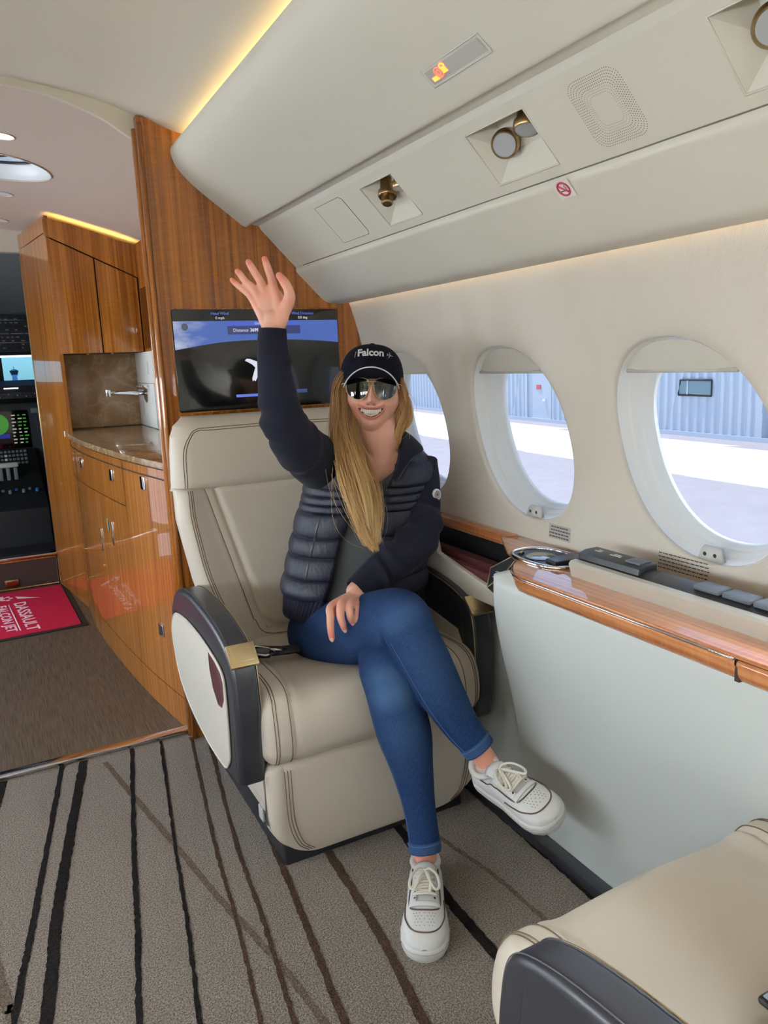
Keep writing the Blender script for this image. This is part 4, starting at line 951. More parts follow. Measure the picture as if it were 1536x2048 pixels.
box('light_bar', (.10, 6.0, 1.375), (.34, 6.02, 1.388), mat('bright_bar', (1, 1, 1), emit=((.9, .95, 1), 1.6)), ws)
struct(box('wall_cockpit_front', (-.72, 6.36, 0), (.66, 6.40, 1.2), M_cpd))
struct(box('trim_10', (-.68, 6.3, 1.43), (.64, 6.34, 2.0), M_cpc))
ip = thing('instrument_panel', 'dark cockpit instrument panel with lit displays', 'instrument panel', (.15, 5.95, .5))
prism('glareshield', [(5.78, 1.10), (5.80, 1.18), (6.0, 1.215), (6.3, 1.215), (6.3, 1.06), (5.85, 1.06)], 'x', -.6, .6, M_cpd, ip, .01)
box('main_panel', (-.6, 5.93, .45), (.6, 5.97, 1.07), M_cp, ip); box('guidance_panel', (-.1, 5.774, 1.095), (.36, 5.79, 1.135), M_cp, ip, .003)
for i in range(12): lathe('knob', (.02 + i * .027, 5.772, 1.108 + (i % 3) * .008), (0, -1, 0), [(.006, 0), (.005, .01)], M_key if i % 2 else M_cpd, ip, 10)
box('light_tube', (.13, 5.788, 1.16), (.22, 5.80, 1.168), mat('bright_bar', (1, 1, 1)), ip)
def disp(x0, x1, z0, z1):
    d_ = box('display', (x0, 5.915, z0), (x1, 5.932, z1), M_glassblack, ip, .004)
    return d_
d_ = disp(.02, .262, .745, 1.01); E_ = lambda nm, c, s: em(nm, c, s)
def dpoly(nm, x0, x1, z0, z1, m): poly(nm, [(x0, 5.9135, z0), (x1, 5.9135, z0), (x1, 5.9135, z1), (x0, 5.9135, z1)], m, d_)
M_gr = em('lcd_green', rgb(64, 140, 50), .8); M_nb = em('lcd_blue', rgb(30, 40, 140), .8); M_lw = em('lcd_white', rgb(190, 195, 180), .6)
mesh_obj('map_disc', *disc_data((.06, 5.9134, .92), (0, -1, 0), .075, 28), M_gr, d_); dpoly('map_sea', .03, .135, .82, .85, M_nb)
for j in range(9):
    z = .78 + j * .024
    for x0, m_ in ((.155, M_lw), (.195, M_gr), (.228, M_gr)): dpoly('readout', x0, x0 + rng.uniform(.012, .028), z, z + .009, m_ if rng.rand() < .75 else M_lw)
box('label_plate', (.285, 5.918, .985), (.34, 5.932, 1.02), M_key, ip, .002)
d2_ = disp(-.30, -.02, .745, 1.01)
pd_ = thing('throttle_pedestal', 'cockpit centre pedestal with throttle levers and keypad', 'pedestal', (.1, 5.5, .19))
prism('console', [(5.2, .19), (5.2, .42), (5.5, .52), (5.75, .60), (5.9, .74), (5.93, .74), (5.93, .19)], 'x', -.15, .29, M_cpd, pd_, .01)
for i in range(10):
    for j in range(4): box('key', (-.02 + i * .025, 5.80 + j * .026, .645 + j * .0245), (-.02 + i * .025 + .018, 5.816 + j * .026, .662 + j * .0245), M_key if rng.rand() < .8 else M_white, pd_, .002)
for x in (.03, .075, .12): box('throttle_lever', (x, 5.62, .56), (x + .025, 5.65, .66), M_key, pd_, .005)
box('throttle_grip', (.02, 5.60, .645), (.155, 5.655, .68), M_latch, pd_, .012)
for i in range(7): lathe('selector', (.0 + i * .04, 5.42 + (i % 2) * .05, .50), (0, -.3, 1), [(.012, 0), (.01, .02), (.004, .022)], M_key if i % 3 else mat('blue_knob', rgb(50, 110, 190), rough=.4), pd_, 12)
st_ = thing('pilot_seat', 'dark pilot seat edge at the right of the cockpit doorway', 'pilot seat', (.5, 5.5, .19))
pillow('seat_back', [(5.30, .45), (5.42, .45), (5.38, .95), (5.34, 1.15), (5.27, 1.15), (5.24, .9)], .30, .60, .05, mat('pilot_leather', rgb(52, 58, 66), rough=.5), st_, no=48); pillow('seat_pad', [(5.40, .42), (5.80, .42), (5.82, .55), (5.42, .53)], .32, .60, .04, M_cpd, st_, no=40)
lathe('arm_knob', (.33, 5.5, .80), (0, -1, .3), [(.02, 0), (.03, .04), (.02, .08), (.0, .09)], M_cpd, st_)
# ================================================================ outside: apron, hangar, control tower
M_tarmac = mat('tarmac', rgb(176, 172, 178), rough=.9, var=(3, .12)); M_conc = mat('concrete', rgb(232, 230, 224), rough=.9, var=(2, .05))
GZ = -1.15
struct(box('ground_apron', (-60, -60, GZ - .2), (90, 160, GZ), M_tarmac))
struct(box('ground_concrete', (11.4, -60, GZ), (15.6, 90, GZ + .012), M_conc))
M_hang = mat('hangar_metal', rgb(190, 200, 216), rough=.5)
hg = thing('hangar', 'grey-blue corrugated metal hangar across the apron', 'hangar', (17, 14, GZ))
HX = 16.6
def corr(name, y0, y1, z0, z1, x):
    ys = []; y = y0
    while y < y1: ys += [(y, 0), (y + .10, 0), (y + .14, .05), (y + .24, .05)]; y += .28
    P = [[(x - d, yy_, z0) for yy_, d in ys], [(x - d, yy_, z1) for yy_, d in ys]]
    return grid(name, P, M_hang, hg, smooth=False)
corr('wall_panel', -8, 11.6, GZ, 7, HX + .5); corr('wall_panel', 12.5, 20.6, GZ, 7, HX); corr('wall_panel', 22.1, 60, GZ, 7, HX)
box('base_rail', (HX - .1, -8, GZ), (HX + .1, 60, GZ + .12), M_hang, hg); box('roof', (HX - .2, -8, 7), (HX + 30, 60, 7.3), M_hang, hg)
box('corner_post', (HX - .06, 12.3, GZ), (HX + .6, 12.5, 7), M_hang, hg); box('corner_post', (HX - .06, 20.6, GZ), (HX + .3, 20.75, 7), M_hang, hg); box('corner_post', (HX - .06, 22.0, GZ), (HX + .3, 22.15, 7), M_hang, hg)
hw_ = box('window', (HX - .08, 13.84, -.03), (HX + .1, 14.95, .38), mat('hangar_glass', rgb(120, 150, 160), rough=.1, coat=1), hg); box('window_mullion', (HX - .1, 14.62, -.03), (HX - .07, 14.66, .38), M_hang, hw_); tube('window_frame', [(HX - .09, 13.84, -.03), (HX - .09, 14.95, -.03), (HX - .09, 14.95, .38), (HX - .09, 13.84, .38)], .03, M_cp, hw_, 4, True)
dr_ = box('door', (HX, 20.75, GZ), (HX + .1, 22.0, 1.6), M_hang, hg); box('door_sign', (HX - .02, 21.25, -.02), (HX - .005, 21.50, .14), mat('door_red', rgb(220, 100, 110), rough=.5), dr_); box('handle', (HX - .06, 20.95, -.42), (HX - .01, 21.1, -.34), M_white, dr_); box('header', (HX - .02, 20.75, 1.6), (HX + .1, 22.0, 7), M_hang, hg)
ctw = thing('control_tower', 'small distant control tower seen through the cockpit windshield', 'control tower', (2.6, 100, GZ))
lathe('shaft', (4.3, 120, GZ), (0, 0, 1), [(.42, 0), (.34, 2.3), (.5, 2.5)], M_hang, ctw, 12); lathe('cab', (4.3, 120, GZ + 2.5), (0, 0, 1), [(.42, 0), (.58, .45), (.58, .55), (.2, .75)], M_cp, ctw, 12); tube('mast', [(4.3, 120, GZ + 3.2), (4.3, 120, GZ + 3.6)], .04, M_cp, ctw, 6)
# ================================================================ person (joint positions in metres)
PP = thing('person', 'seated person in navy cap, sunglasses and quilted jacket, waving with one raised hand', 'person', (.87, 1.8, 0))
M_skin = mat('skin', rgb(226, 168, 146), rough=.45, sss=.25, spec=.4)
n, l, b = nodes(M_skin)
at_ = n.new('ShaderNodeAttribute'); at_.attribute_name = 'tint'; sp_ = n.new('ShaderNodeSeparateColor'); l.new(at_.outputs['Color'], sp_.inputs[0])
m1 = n.new('ShaderNodeMix'); m1.data_type = 'RGBA'; m1.inputs['A'].default_value = (*rgb(228, 174, 150), 1); m1.inputs['B'].default_value = (*rgb(172, 74, 74), 1); l.new(sp_.outputs[0], m1.inputs['Factor'])
m2 = n.new('ShaderNodeMix'); m2.data_type = 'RGBA'; m2.inputs['B'].default_value = (*rgb(214, 128, 110), 1); l.new(m1.outputs['Result'], m2.inputs['A']); l.new(sp_.outputs[1], m2.inputs['Factor'])
m3 = n.new('ShaderNodeMix'); m3.data_type = 'RGBA'; m3.inputs['B'].default_value = (*rgb(96, 40, 36), 1); l.new(m2.outputs['Result'], m3.inputs['A']); l.new(sp_.outputs[2], m3.inputs['Factor']); l.new(m3.outputs['Result'], b.inputs['Base Color'])
M_navy = mat('navy_knit', rgb(20, 20, 33), rough=.9, sheen=.04, spec=.2, bump=(700, .25, .001))
M_puff = mat('navy_quilted_nylon', rgb(22, 25, 40), rough=.50, spec=.4)
n, l, b = nodes(M_puff); tc = n.new('ShaderNodeTexCoord'); mp = n.new('ShaderNodeMapping'); mp.inputs['Scale'].default_value = (60, 60, 26); mp.inputs['Rotation'].default_value = (.3, .5, 0)
no = n.new('ShaderNodeTexNoise'); no.inputs['Scale'].default_value = 1; no.inputs['Detail'].default_value = 5; no.inputs['Distortion'].default_value = .8; bp = n.new('ShaderNodeBump'); bp.inputs['Strength'].default_value = .5; bp.inputs['Distance'].default_value = .006
l.new(tc.outputs['Object'], mp.inputs[0]); l.new(mp.outputs[0], no.inputs['Vector']); l.new(no.outputs['Fac'], bp.inputs['Height']); l.new(bp.outputs[0], b.inputs['Normal'])
M_shirt = mat('grey_shirt', rgb(74, 76, 76), rough=.9, spec=.15, var=(160, .12), bump=(500, .15, .001))
M_denim = mat('blue_denim', rgb(38, 70, 118), rough=.85, spec=.2)
n, l, b = nodes(M_denim); tc = n.new('ShaderNodeTexCoord'); at_ = n.new('ShaderNodeAttribute'); at_.attribute_name = 'tint'; sp_ = n.new('ShaderNodeSeparateColor'); l.new(at_.outputs['Color'], sp_.inputs[0])
mp = n.new('ShaderNodeMapping'); mp.inputs['Scale'].default_value = (520, 520, 130); no = n.new('ShaderNodeTexNoise'); no.inputs['Scale'].default_value = 1; no.inputs['Detail'].default_value = 3; l.new(tc.outputs['Object'], mp.inputs[0]); l.new(mp.outputs[0], no.inputs['Vector'])
n2 = n.new('ShaderNodeTexNoise'); n2.inputs['Scale'].default_value = 14; n2.inputs['Detail'].default_value = 4; l.new(tc.outputs['Object'], n2.inputs['Vector'])
r = ramp(n, [(.30, rgb(11, 28, 58)), (.70, rgb(26, 52, 92))]); l.new(no.outputs['Fac'], r.inputs[0])
m1 = n.new('ShaderNodeMix'); m1.data_type = 'RGBA'; m1.inputs['B'].default_value = (*rgb(84, 118, 156), 1); l.new(r.outputs[0], m1.inputs['A']); l.new(sp_.outputs[0], m1.inputs['Factor'])
m2 = n.new('ShaderNodeMix'); m2.data_type = 'RGBA'; m2.inputs['B'].default_value = (*rgb(26, 46, 84), 1); l.new(m1.outputs['Result'], m2.inputs['A']); l.new(sp_.outputs[1], m2.inputs['Factor']); l.new(m2.outputs['Result'], b.inputs['Base Color'])
bp = n.new('ShaderNodeBump'); bp.inputs['Strength'].default_value = .35; bp.inputs['Distance'].default_value = .006; ad = n.new('ShaderNodeMath'); ad.operation = 'MULTIPLY_ADD'; ad.inputs[1].default_value = .12; l.new(no.outputs['Fac'], ad.inputs[0]); l.new(n2.outputs['Fac'], ad.inputs[2]); l.new(ad.outputs[0], bp.inputs['Height']); l.new(bp.outputs[0], b.inputs['Normal'])
M_thread = mat('denim_thread', rgb(62, 88, 124), rough=.9)
RLEG = [(0.7681, 1.9572, 0.4875, 0.0874), (0.7792, 1.8642, 0.508, 0.0927), (0.8081, 1.7428, 0.5455, 0.0923), (0.8295, 1.6349, 0.6, 0.0816), (0.8439, 1.5593, 0.6286, 0.0702), (0.8537, 1.522, 0.5877, 0.0634), (0.8694, 1.4896, 0.5307, 0.0618), (0.8918, 1.4557, 0.4566, 0.0556), (0.9196, 1.4258, 0.3876, 0.0459), (0.9433, 1.404, 0.3449, 0.0399), (0.9529, 1.3951, 0.3278, 0.0387)]
LLEG = [(1.0097, 1.8792, 0.4415, 0.0924), (0.9275, 1.7572, 0.4755, 0.089), (0.8487, 1.6432, 0.5023, 0.0779), (0.8057, 1.579, 0.5006, 0.0687), (0.802, 1.5488, 0.4597, 0.0655), (0.8107, 1.5305, 0.3985, 0.0679), (0.8184, 1.5128, 0.3373, 0.0667), (0.8203, 1.4882, 0.2678, 0.0529), (0.8183, 1.4555, 0.1842, 0.0403), (0.8132, 1.4288, 0.12, 0.0376), (0.8108, 1.419, 0.0915, 0.0375)]
RANK = [(0.9433, 1.404, 0.3449, 0.029), (0.956, 1.3914, 0.3181, 0.0266), (0.9702, 1.3829, 0.2876, 0.0291), (0.979, 1.373, 0.2634, 0.0315)]
LANK = [(0.8132, 1.4288, 0.12, 0.0291), (0.8102, 1.4183, 0.0867, 0.0266), (0.8075, 1.413, 0.057, 0.0291), (0.8045, 1.4092, 0.0333, 0.0315)]
RSLV = [(0.6213, 1.7353, 1.3342, 0.0329), (0.6184, 1.7343, 1.2975, 0.0354), (0.6191, 1.735, 1.2511, 0.0391), (0.6212, 1.7336, 1.1984, 0.0441), (0.6317, 1.7446, 1.144, 0.0508), (0.6572, 1.7709, 1.0897, 0.0582), (0.7152, 1.8319, 1.0348, 0.0662), (0.7838, 1.9012, 0.9902, 0.0737), (0.8401, 1.9452, 0.9579, 0.0762)]
LSLV = [(1.0809, 1.8657, 0.9542, 0.0575), (1.0761, 1.8348, 0.9076, 0.0498), (1.057, 1.7973, 0.8503, 0.0463), (1.0327, 1.7645, 0.8018, 0.0512), (0.9927, 1.7419, 0.7623, 0.0559), (0.9359, 1.7403, 0.7264, 0.0527), (0.881, 1.7396, 0.6992, 0.0468), (0.8331, 1.7357, 0.6737, 0.0411), (0.8035, 1.7307, 0.6596, 0.0368)]
SPINE = [(0.8881, 1.8956, 0.4387), (0.8914, 1.9009, 0.521), (0.9075, 1.9166, 0.628), (0.9302, 1.9249, 0.7429), (0.9465, 1.9222, 0.845), (0.9565, 1.9161, 0.9177), (0.9645, 1.9078, 0.9755), (0.9653, 1.8957, 1.0263)]
NECK = [(0.9725, 1.9053, 0.9318, 0.0858), (0.9674, 1.8909, 0.984, 0.0622), (0.9623, 1.8804, 1.0277, 0.056), (0.952, 1.8684, 1.078, 0.0581)]
HEAD = (0.9381, 1.8607, 1.1651)
RHAND = {'wrist': (0.6233, 1.7398, 1.3229, 0.026), 'palm': (0.6258, 1.7372, 1.3889), 'thumb': [(0.641, 1.723, 1.3606, 0.0152), (0.6554, 1.7055, 1.3976, 0.0145), (0.6535, 1.6999, 1.4194, 0.0118), (0.6438, 1.7, 1.4382, 0.0108), (0.6344, 1.7033, 1.4516, 0.0085)], 'index': [(0.6371, 1.7274, 1.3712, 0.0152), (0.6277, 1.7355, 1.4417, 0.01), (0.6219, 1.7383, 1.4665, 0.0091), (0.6175, 1.7398, 1.4832, 0.0083), (0.6153, 1.7406, 1.4921, 0.0072)], 'middle': [(0.6257, 1.7373, 1.3685, 0.0153), (0.6078, 1.75, 1.4351, 0.0103), (0.5951, 1.757, 1.4626, 0.0092), (0.5867, 1.7606, 1.4796, 0.0085), (0.5829, 1.762, 1.4874, 0.0073)], 'ring': [(0.6144, 1.7446, 1.3645, 0.0153), (0.593, 1.7595, 1.4224, 0.0098), (0.5754, 1.7713, 1.4448, 0.0086), (0.5656, 1.778, 1.4622, 0.0079), (0.5605, 1.7796, 1.4679, 0.0069)], 'pinky': [(0.6072, 1.7496, 1.3604, 0.0141), (0.5849, 1.7676, 1.4096, 0.0089), (0.5677, 1.7811, 1.4299, 0.0075), (0.5552, 1.7882, 1.4429, 0.0068), (0.5492, 1.7906, 1.4499, 0.0059)]}
LHAND = {'wrist': (0.818, 1.7299, 0.6641, 0.029), 'index': [(0.7826, 1.7089, 0.6527, 0.0169), (0.7093, 1.6746, 0.653, 0.0115), (0.6914, 1.6455, 0.6359, 0.0101), (0.6894, 1.6433, 0.6058, 0.0092), (0.6907, 1.6417, 0.5813, 0.0077)], 'middle': [(0.7868, 1.7029, 0.6509, 0.0168), (0.7303, 1.6595, 0.6597, 0.0115), (0.7124, 1.6318, 0.6384, 0.0101), (0.719, 1.6342, 0.613, 0.0089), (0.7241, 1.6379, 0.6004, 0.0077)], 'ring': [(0.7945, 1.6983, 0.648, 0.0155), (0.7498, 1.6511, 0.6571, 0.011), (0.736, 1.6267, 0.6392, 0.0096), (0.7423, 1.6333, 0.6217, 0.0087), (0.7457, 1.6368, 0.6147, 0.0075)], 'pinky': [(0.8021, 1.6966, 0.643, 0.0143), (0.7687, 1.6508, 0.6484, 0.0101), (0.7564, 1.6302, 0.6303, 0.0087), (0.7563, 1.6301, 0.6146, 0.0077), (0.758, 1.633, 0.6055, 0.0068)], 'thumb': [(0.7879, 1.72, 0.6529, 0.0144), (0.7517, 1.72, 0.646, 0.0117), (0.7316, 1.7152, 0.6295, 0.0103), (0.7244, 1.7101, 0.6161, 0.009)]}
LSHOE = ((0.8126, 1.456, 0.0), (0.6765, 1.1989, 0.0))
RSHOE = ((0.9479, 1.407, 0.2411), (1.0325, 1.1869, 0.2229))
HAIRL = [(0.854, 1.8619, 1.1814, 0.0227), (0.8494, 1.8519, 1.1263, 0.0294), (0.8455, 1.8407, 1.0671, 0.0375), (0.8425, 1.8162, 1.0024, 0.0479), (0.8401, 1.7748, 0.9404, 0.05), (0.8394, 1.7399, 0.8855, 0.0442), (0.8401, 1.7169, 0.8361, 0.0337), (0.84, 1.7029, 0.7989, 0.022), (0.8406, 1.6974, 0.776, 0.0116)]
HAIRR = [(0.9906, 1.8023, 1.1795, 0.0161), (1.0037, 1.8036, 1.1387, 0.019), (1.0072, 1.8098, 1.0977, 0.0205), (1.0002, 1.828, 1.0603, 0.0193), (0.9911, 1.8483, 1.0277, 0.0167)]
COLIN = [(1.0084, 1.9563, 1.0371), (1.024, 1.9047, 1.048), (1.0125, 1.838, 1.0309), (0.9828, 1.7928, 0.9917), (0.9491, 1.7691, 0.9362)]
COLOUT = [(1.0327, 1.9791, 1.0158), (1.0754, 1.921, 1.0342), (1.0677, 1.8152, 1.0057), (1.0039, 1.7696, 0.9879), (0.9497, 1.7564, 0.9322)]
CL2IN = [(0.9922, 1.9635, 1.032), (0.919, 1.9198, 1.0268), (0.8711, 1.864, 0.9746)]
CL2OUT = [(0.9927, 1.9988, 1.0117), (0.9025, 1.9724, 1.0184), (0.8528, 1.8712, 0.9646)]
def limb(rows, n=40, seg=24, cap=True, flat=1.0):
    q = cr(rows, n); p, r_ = q[:, :3], q[:, 3]
    if cap:                                       # hemispherical ends
        def end(p0, p1, r0):
            d = (p0 - p1) / np.linalg.norm(p0 - p1); return [(p0 + d * r0 * math.sin(a), r0 * math.cos(a)) for a in (.35, .7, 1.05, 1.35, 1.52)]
        A = end(p[0], p[1], r_[0])[::-1]; B = end(p[-1], p[-2], r_[-1])
        p = np.vstack([[a[0] for a in A], p, [b_[0] for b_ in B]]); r_ = np.r_[[a[1] for a in A], r_, [b_[1] for b_ in B]]
    return tube_data(p, r_, seg, False, flat)
def ellipsoid(c, ax, seg=32, rings=18):
    """ax: three half-axis vectors"""
    c = np.array(c); A = np.array(ax); V = []; F = []
    for i in range(1, rings):
        t = math.pi * i / rings
        for j in range(seg):
            a = 2 * math.pi * j / seg; V.append(c + A[0] * math.sin(t) * math.cos(a) + A[1] * math.sin(t) * math.sin(a) + A[2] * math.cos(t))
    top, bot = len(V), len(V) + 1; V += [c + A[2], c - A[2]]
    for i in range(rings - 2):
        for j in range(seg): F.append((i * seg + j, (i + 1) * seg + j, (i + 1) * seg + (j + 1) % seg, i * seg + (j + 1) % seg))
    for j in range(seg): F.append((top, j, (j + 1) % seg)); F.append((bot, (rings - 2) * seg + (j + 1) % seg, (rings - 2) * seg + j))
    return V, F
def union(name, parts, m, parent, voxel, smooth=4, fac=.5):
    """voxel-remesh overlapping closed pieces into one continuous surface"""
    src = multi(name, parts, m, None)
    bm = bmesh.new(); bm.from_mesh(src.data); bmesh.ops.recalc_face_normals(bm, faces=bm.faces); bm.to_mesh(src.data); bm.free()
    md = src.modifiers.new('r', 'REMESH'); md.mode = 'VOXEL'; md.voxel_size = voxel; md.use_smooth_shade = True
    if smooth: s = src.modifiers.new('s', 'SMOOTH'); s.iterations = smooth; s.factor = fac
    dg = bpy.context.evaluated_depsgraph_get(); me = bpy.data.meshes.new_from_object(src.evaluated_get(dg))
    bpy.data.objects.remove(src); me.name = name
    me.materials.clear(); me.materials.append(m); me.polygons.foreach_set('use_smooth', [True] * len(me.polygons))
    o = bpy.data.objects.new(name, me); COL.objects.link(o); setp(o, parent); return o
def coords(me):
    a = np.empty(len(me.vertices) * 3); me.vertices.foreach_get('co', a); return a.reshape(-1, 3)
def set_tint(me, rgbv):
    at = me.color_attributes.new('tint', 'FLOAT_COLOR', 'POINT'); a = np.ones((len(me.vertices), 4)); a[:, :3] = rgbv; at.data.foreach_set('color', a.ravel())
def seg_near(P, chain):
    """distance of points to a polyline and parameter along it"""
    best = np.full(len(P), 9.); par = np.zeros(len(P)); C_ = np.array(chain)[:, :3]
    for i in range(len(C_) - 1):
        d = C_[i + 1] - C_[i]; t = np.clip(((P - C_[i]) @ d) / (d @ d), 0, 1); ds = np.linalg.norm(P - C_[i] - t[:, None] * d, axis=1)
        k_ = ds < best; best[k_] = ds[k_]; par[k_] = (i + t)[k_]
    return best, par
# torso frame
ER = np.array((.953, -.302, 0)); EF = np.array((-.302, -.953, 0)); EU = np.array((0, 0, 1.))
SPz = np.array([s[2] for s in SPINE]); SPx = np.array([s[0] for s in SPINE]); SPy = np.array([s[1] for s in SPINE])
def spine(z): return np.array((np.interp(z, SPz, SPx), np.interp(z, SPz, SPy), z))
# head frame: faces the camera, tipped back a little
HF = np.array((-.452, -.886, .085)); HF /= np.linalg.norm(HF); HU = np.array((.0, .0, 1.)) + .055 * ER; HU -= HF * (HU @ HF); HU /= np.linalg.norm(HU); HR = np.cross(HU, HF)
H0 = np.array(HEAD)
def HP(x, y, z): return H0 + HR * x + HF * y + HU * z
def g2(x, z, cx_, cz, sx_, sz): return np.exp(-((x - cx_) / sx_) ** 2 - ((z - cz) / sz) ** 2)
def mouth_curve(x): return -.0490 + 7.5 * x * x                      # smile line
def head_points():
    nu, nv = 200, 150; V = []; F = []
    th = np.linspace(0, math.pi, nv)[1:-1]; ph = np.linspace(-math.pi, math.pi, nu, endpoint=False); ph = ph - .42 * np.sin(ph)   # denser at the face
    T, Pq = np.meshgrid(th, ph, indexing='ij')
    x = np.sin(T) * np.sin(Pq); y = np.sin(T) * np.cos(Pq); z = np.cos(T)
    X = .0775 * x; Z = np.where(z > 0, .112 * z, .104 * z); Y = np.where(y > 0, .094 * np.sign(y) * np.abs(y) ** .86, .105 * y) - .004
    front = smoothstep(-.2, .35, y)
    # jaw and chin taper
    t = smoothstep(-.008, -.104, Z); X = X * (1 - .27 * t * (.35 + .65 * front)); Y = np.where(Y < 0, Y * (1 - .50 * t), Y)
    Y = Y + front * (.010 * np.exp(-((Z + .086) / .014) ** 2) * np.exp(-(X / .022) ** 2))                       # chin
    Y = Y + front * smoothstep(-.02, -.10, Z) * .010
    ax = np.abs(X)
    Y = Y - front * .010 * g2(ax, Z, .031, .012, .018, .014)                                                    # eye sockets
    Y = Y + front * .009 * g2(ax, Z, .041, -.030, .019, .016)                                                   # raised smiling cheeks
    X = X + np.sign(X) * front * .004 * g2(ax, Z, .062, -.030, .02, .02)
    Y = Y - front * .0045 * g2(ax, Z, .0375, -.050, .006, .016)                                                 # smile folds
    nose = np.interp(Z, [-.037, -.032, -.026, -.018, -.005, .010, .022, .035], [0, .011, .029, .030, .021, .012, .007, 0]); wid = np.interp(Z, [-.035, -.02, -.005, .01, .03], [.0105, .0098, .0078, .0072, .0095])
    Y = Y + front * nose * np.exp(-(X / wid) ** 2)
    Y = Y + front * .0095 * g2(ax, Z, .0135, -.0265, .0050, .0060)                                               # nostril wings
    Y = Y - front * .004 * g2(ax, Z, .0075, -.0345, .0035, .003)
    mc = -.0490 + 7.5 * X * X; dz = Z - mc; inm = smoothstep(.037, .031, ax)
    op = np.clip(.0135 * (1 - (ax / .0345) ** 2), 0, 1)                                                          # half opening (up/down)
    Y = Y + front * .0042 * np.exp(-((dz - .0075) / .0042) ** 2) * inm + front * .0058 * np.exp(-((dz + op + .0055) / .0052) ** 2) * inm   # lips
    hole = smoothstep(1.0, .72, np.abs((dz + op * .42) / (op * .72 + 1e-4))) * (ax < .034); Y = Y - front * .017 * hole
    V = [HP(a, b_, c) for a, b_, c in zip(X.ravel(), Y.ravel(), Z.ravel())]
    m = nv - 2
    for i in range(m - 1):
        for j in range(nu): F.append((i * nu + j, i * nu + (j + 1) % nu, (i + 1) * nu + (j + 1) % nu, (i + 1) * nu + j))
    F.append(tuple(range(nu))[::-1]); F.append(tuple((m - 1) * nu + j for j in range(nu)))
    return V, F
def torso_tube(hw, dp, z0, z1, n=30, seg=40):
    V = []; F = []
    for i, z in enumerate(np.linspace(z0, z1, n)):
        c = spine(z); k = [hw(z), dp(z)]
        for j in range(seg):
            a = 2 * math.pi * j / seg; V.append(c + ER * k[0] * math.sin(a) + EF * k[1] * math.cos(a))
    for i in range(n - 1):
        for j in range(seg): F.append((i * seg + j, i * seg + (j + 1) % seg, (i + 1) * seg + (j + 1) % seg, (i + 1) * seg + j))
    F.append(tuple(range(seg))); F.append(tuple((n - 1) * seg + j for j in range(seg))[::-1]); return V, F
zt = [.44, .55, .65, .75, .85, .92, .96, .99, 1.02]
HWb = lambda z: np.interp(z, zt, [.14, .15, .135, .14, .15, .15, .135, .10, .065]); DPb = lambda z: np.interp(z, zt, [.10, .10, .09, .095, .10, .09, .08, .07, .06])
def R4(rows, k=1.0, dr=0): return [(a, b_, c, r_ * k + dr) for a, b_, c, r_ in rows]
parts = [head_points(), limb(NECK, 24, 32), torso_tube(HWb, DPb, .47, 1.0)]
parts += [limb(R4(RSLV, .72), 40), limb(R4(LSLV, .72), 40), limb(R4(RLEG, .80), 40), limb(R4(LLEG, .80), 40)]
ft = np.array
def toefoot(ank, heel, toe, h=.05):
    a = ft(ank[-1][:3]); d = ft(toe) - ft(heel); return limb([(*a, .030), (*(ft(heel) + d * .30 + ft((0, 0, h + .01))), .032), (*(ft(heel) + d * .62 + ft((0, 0, h - .008))), .026), (*(ft(heel) + d * .82 + ft((0, 0, h - .02))), .018)], 20, 16)
parts += [limb(RANK, 16, 20), limb(LANK, 16, 20)]
for s in (-1, 1):      # ears
    parts.append(ellipsoid(HP(s * .0775, -.012, -.012), [HR * .006 + HF * -.004 * s * s, HF * .016, HU * .029], 20, 14))
# raised hand
RH, LH = RHAND, LHAND
w0 = ft(RH['wrist'])[:3]
parts.append(limb([(*RSLV[2][:3], .024), (*w0, .0235), (*(w0 * .45 + ft(RH['palm']) * .55), .0235)], 16, 20))
def hand(H, knuckle=0):
    out = []
    for f in ('index', 'middle', 'ring', 'pinky', 'thumb'):
        out.append(limb(H[f], 26, 16))
    fb = [ft(H[f][1][:3]) for f in ('index', 'middle', 'ring', 'pinky')]; mb = [ft(H[f][0][:3]) for f in ('index', 'middle', 'ring', 'pinky')]
    for i in range(3):   # webbing / palm body between the metacarpals
        out.append(limb([(*((mb[i] + mb[i + 1]) / 2), .0135), (*((fb[i] + fb[i + 1]) / 2 * .80 + (mb[i] + mb[i + 1]) / 2 * .20), .0092)], 12, 14))
    w = ft(H['wrist'])[:3]
    for b_ in mb: out.append(limb([(*w, .019), (*b_, .0145)], 10, 14))
    return out
parts += hand(RH) + hand(LH)
pc = ft(RH['palm']); tb = ft(RH['thumb'][0][:3]); t1 = ft(RH['thumb'][1][:3])
CAMD = ft((-.32, -.93, -.15)); CAMD = CAMD / np.linalg.norm(CAMD)
au = ft(RH['middle'][1][:3]) - w0; au /= np.linalg.norm(au); ac_ = np.cross(CAMD, au)
parts.append(ellipsoid(pc * .9 + ft(RH['middle'][1][:3]) * .1, [au * .040, ac_ * .034, CAMD * .0135], 24, 14))          # palm body
ax1 = (t1 - w0) / np.linalg.norm(t1 - w0); ax2 = np.cross(CAMD, ax1)
parts.append(ellipsoid((tb * .75 + w0 * .25) + CAMD * .004, [ax1 * .036, ax2 * .019, CAMD * .0165], 20, 12))           # thenar mound
pk = ft(RH['pinky'][0][:3]); ax1 = pk - w0 + ft((0, 0, .02)); ax1 /= np.linalg.norm(ax1); ax2 = np.cross(CAMD, ax1)
parts.append(ellipsoid(pk + CAMD * .003, [ax1 * .036, ax2 * .014, CAMD * .0135], 20, 12))
lw = ft(LH['wrist'])[:3]; parts.append(limb([(*LSLV[-2][:3], .026), (*lw, .0255), (*ft(LH['middle'][0][:3]), .021)], 16, 20))
body = union('body', parts, M_skin, PP, .0021, 5, .5)
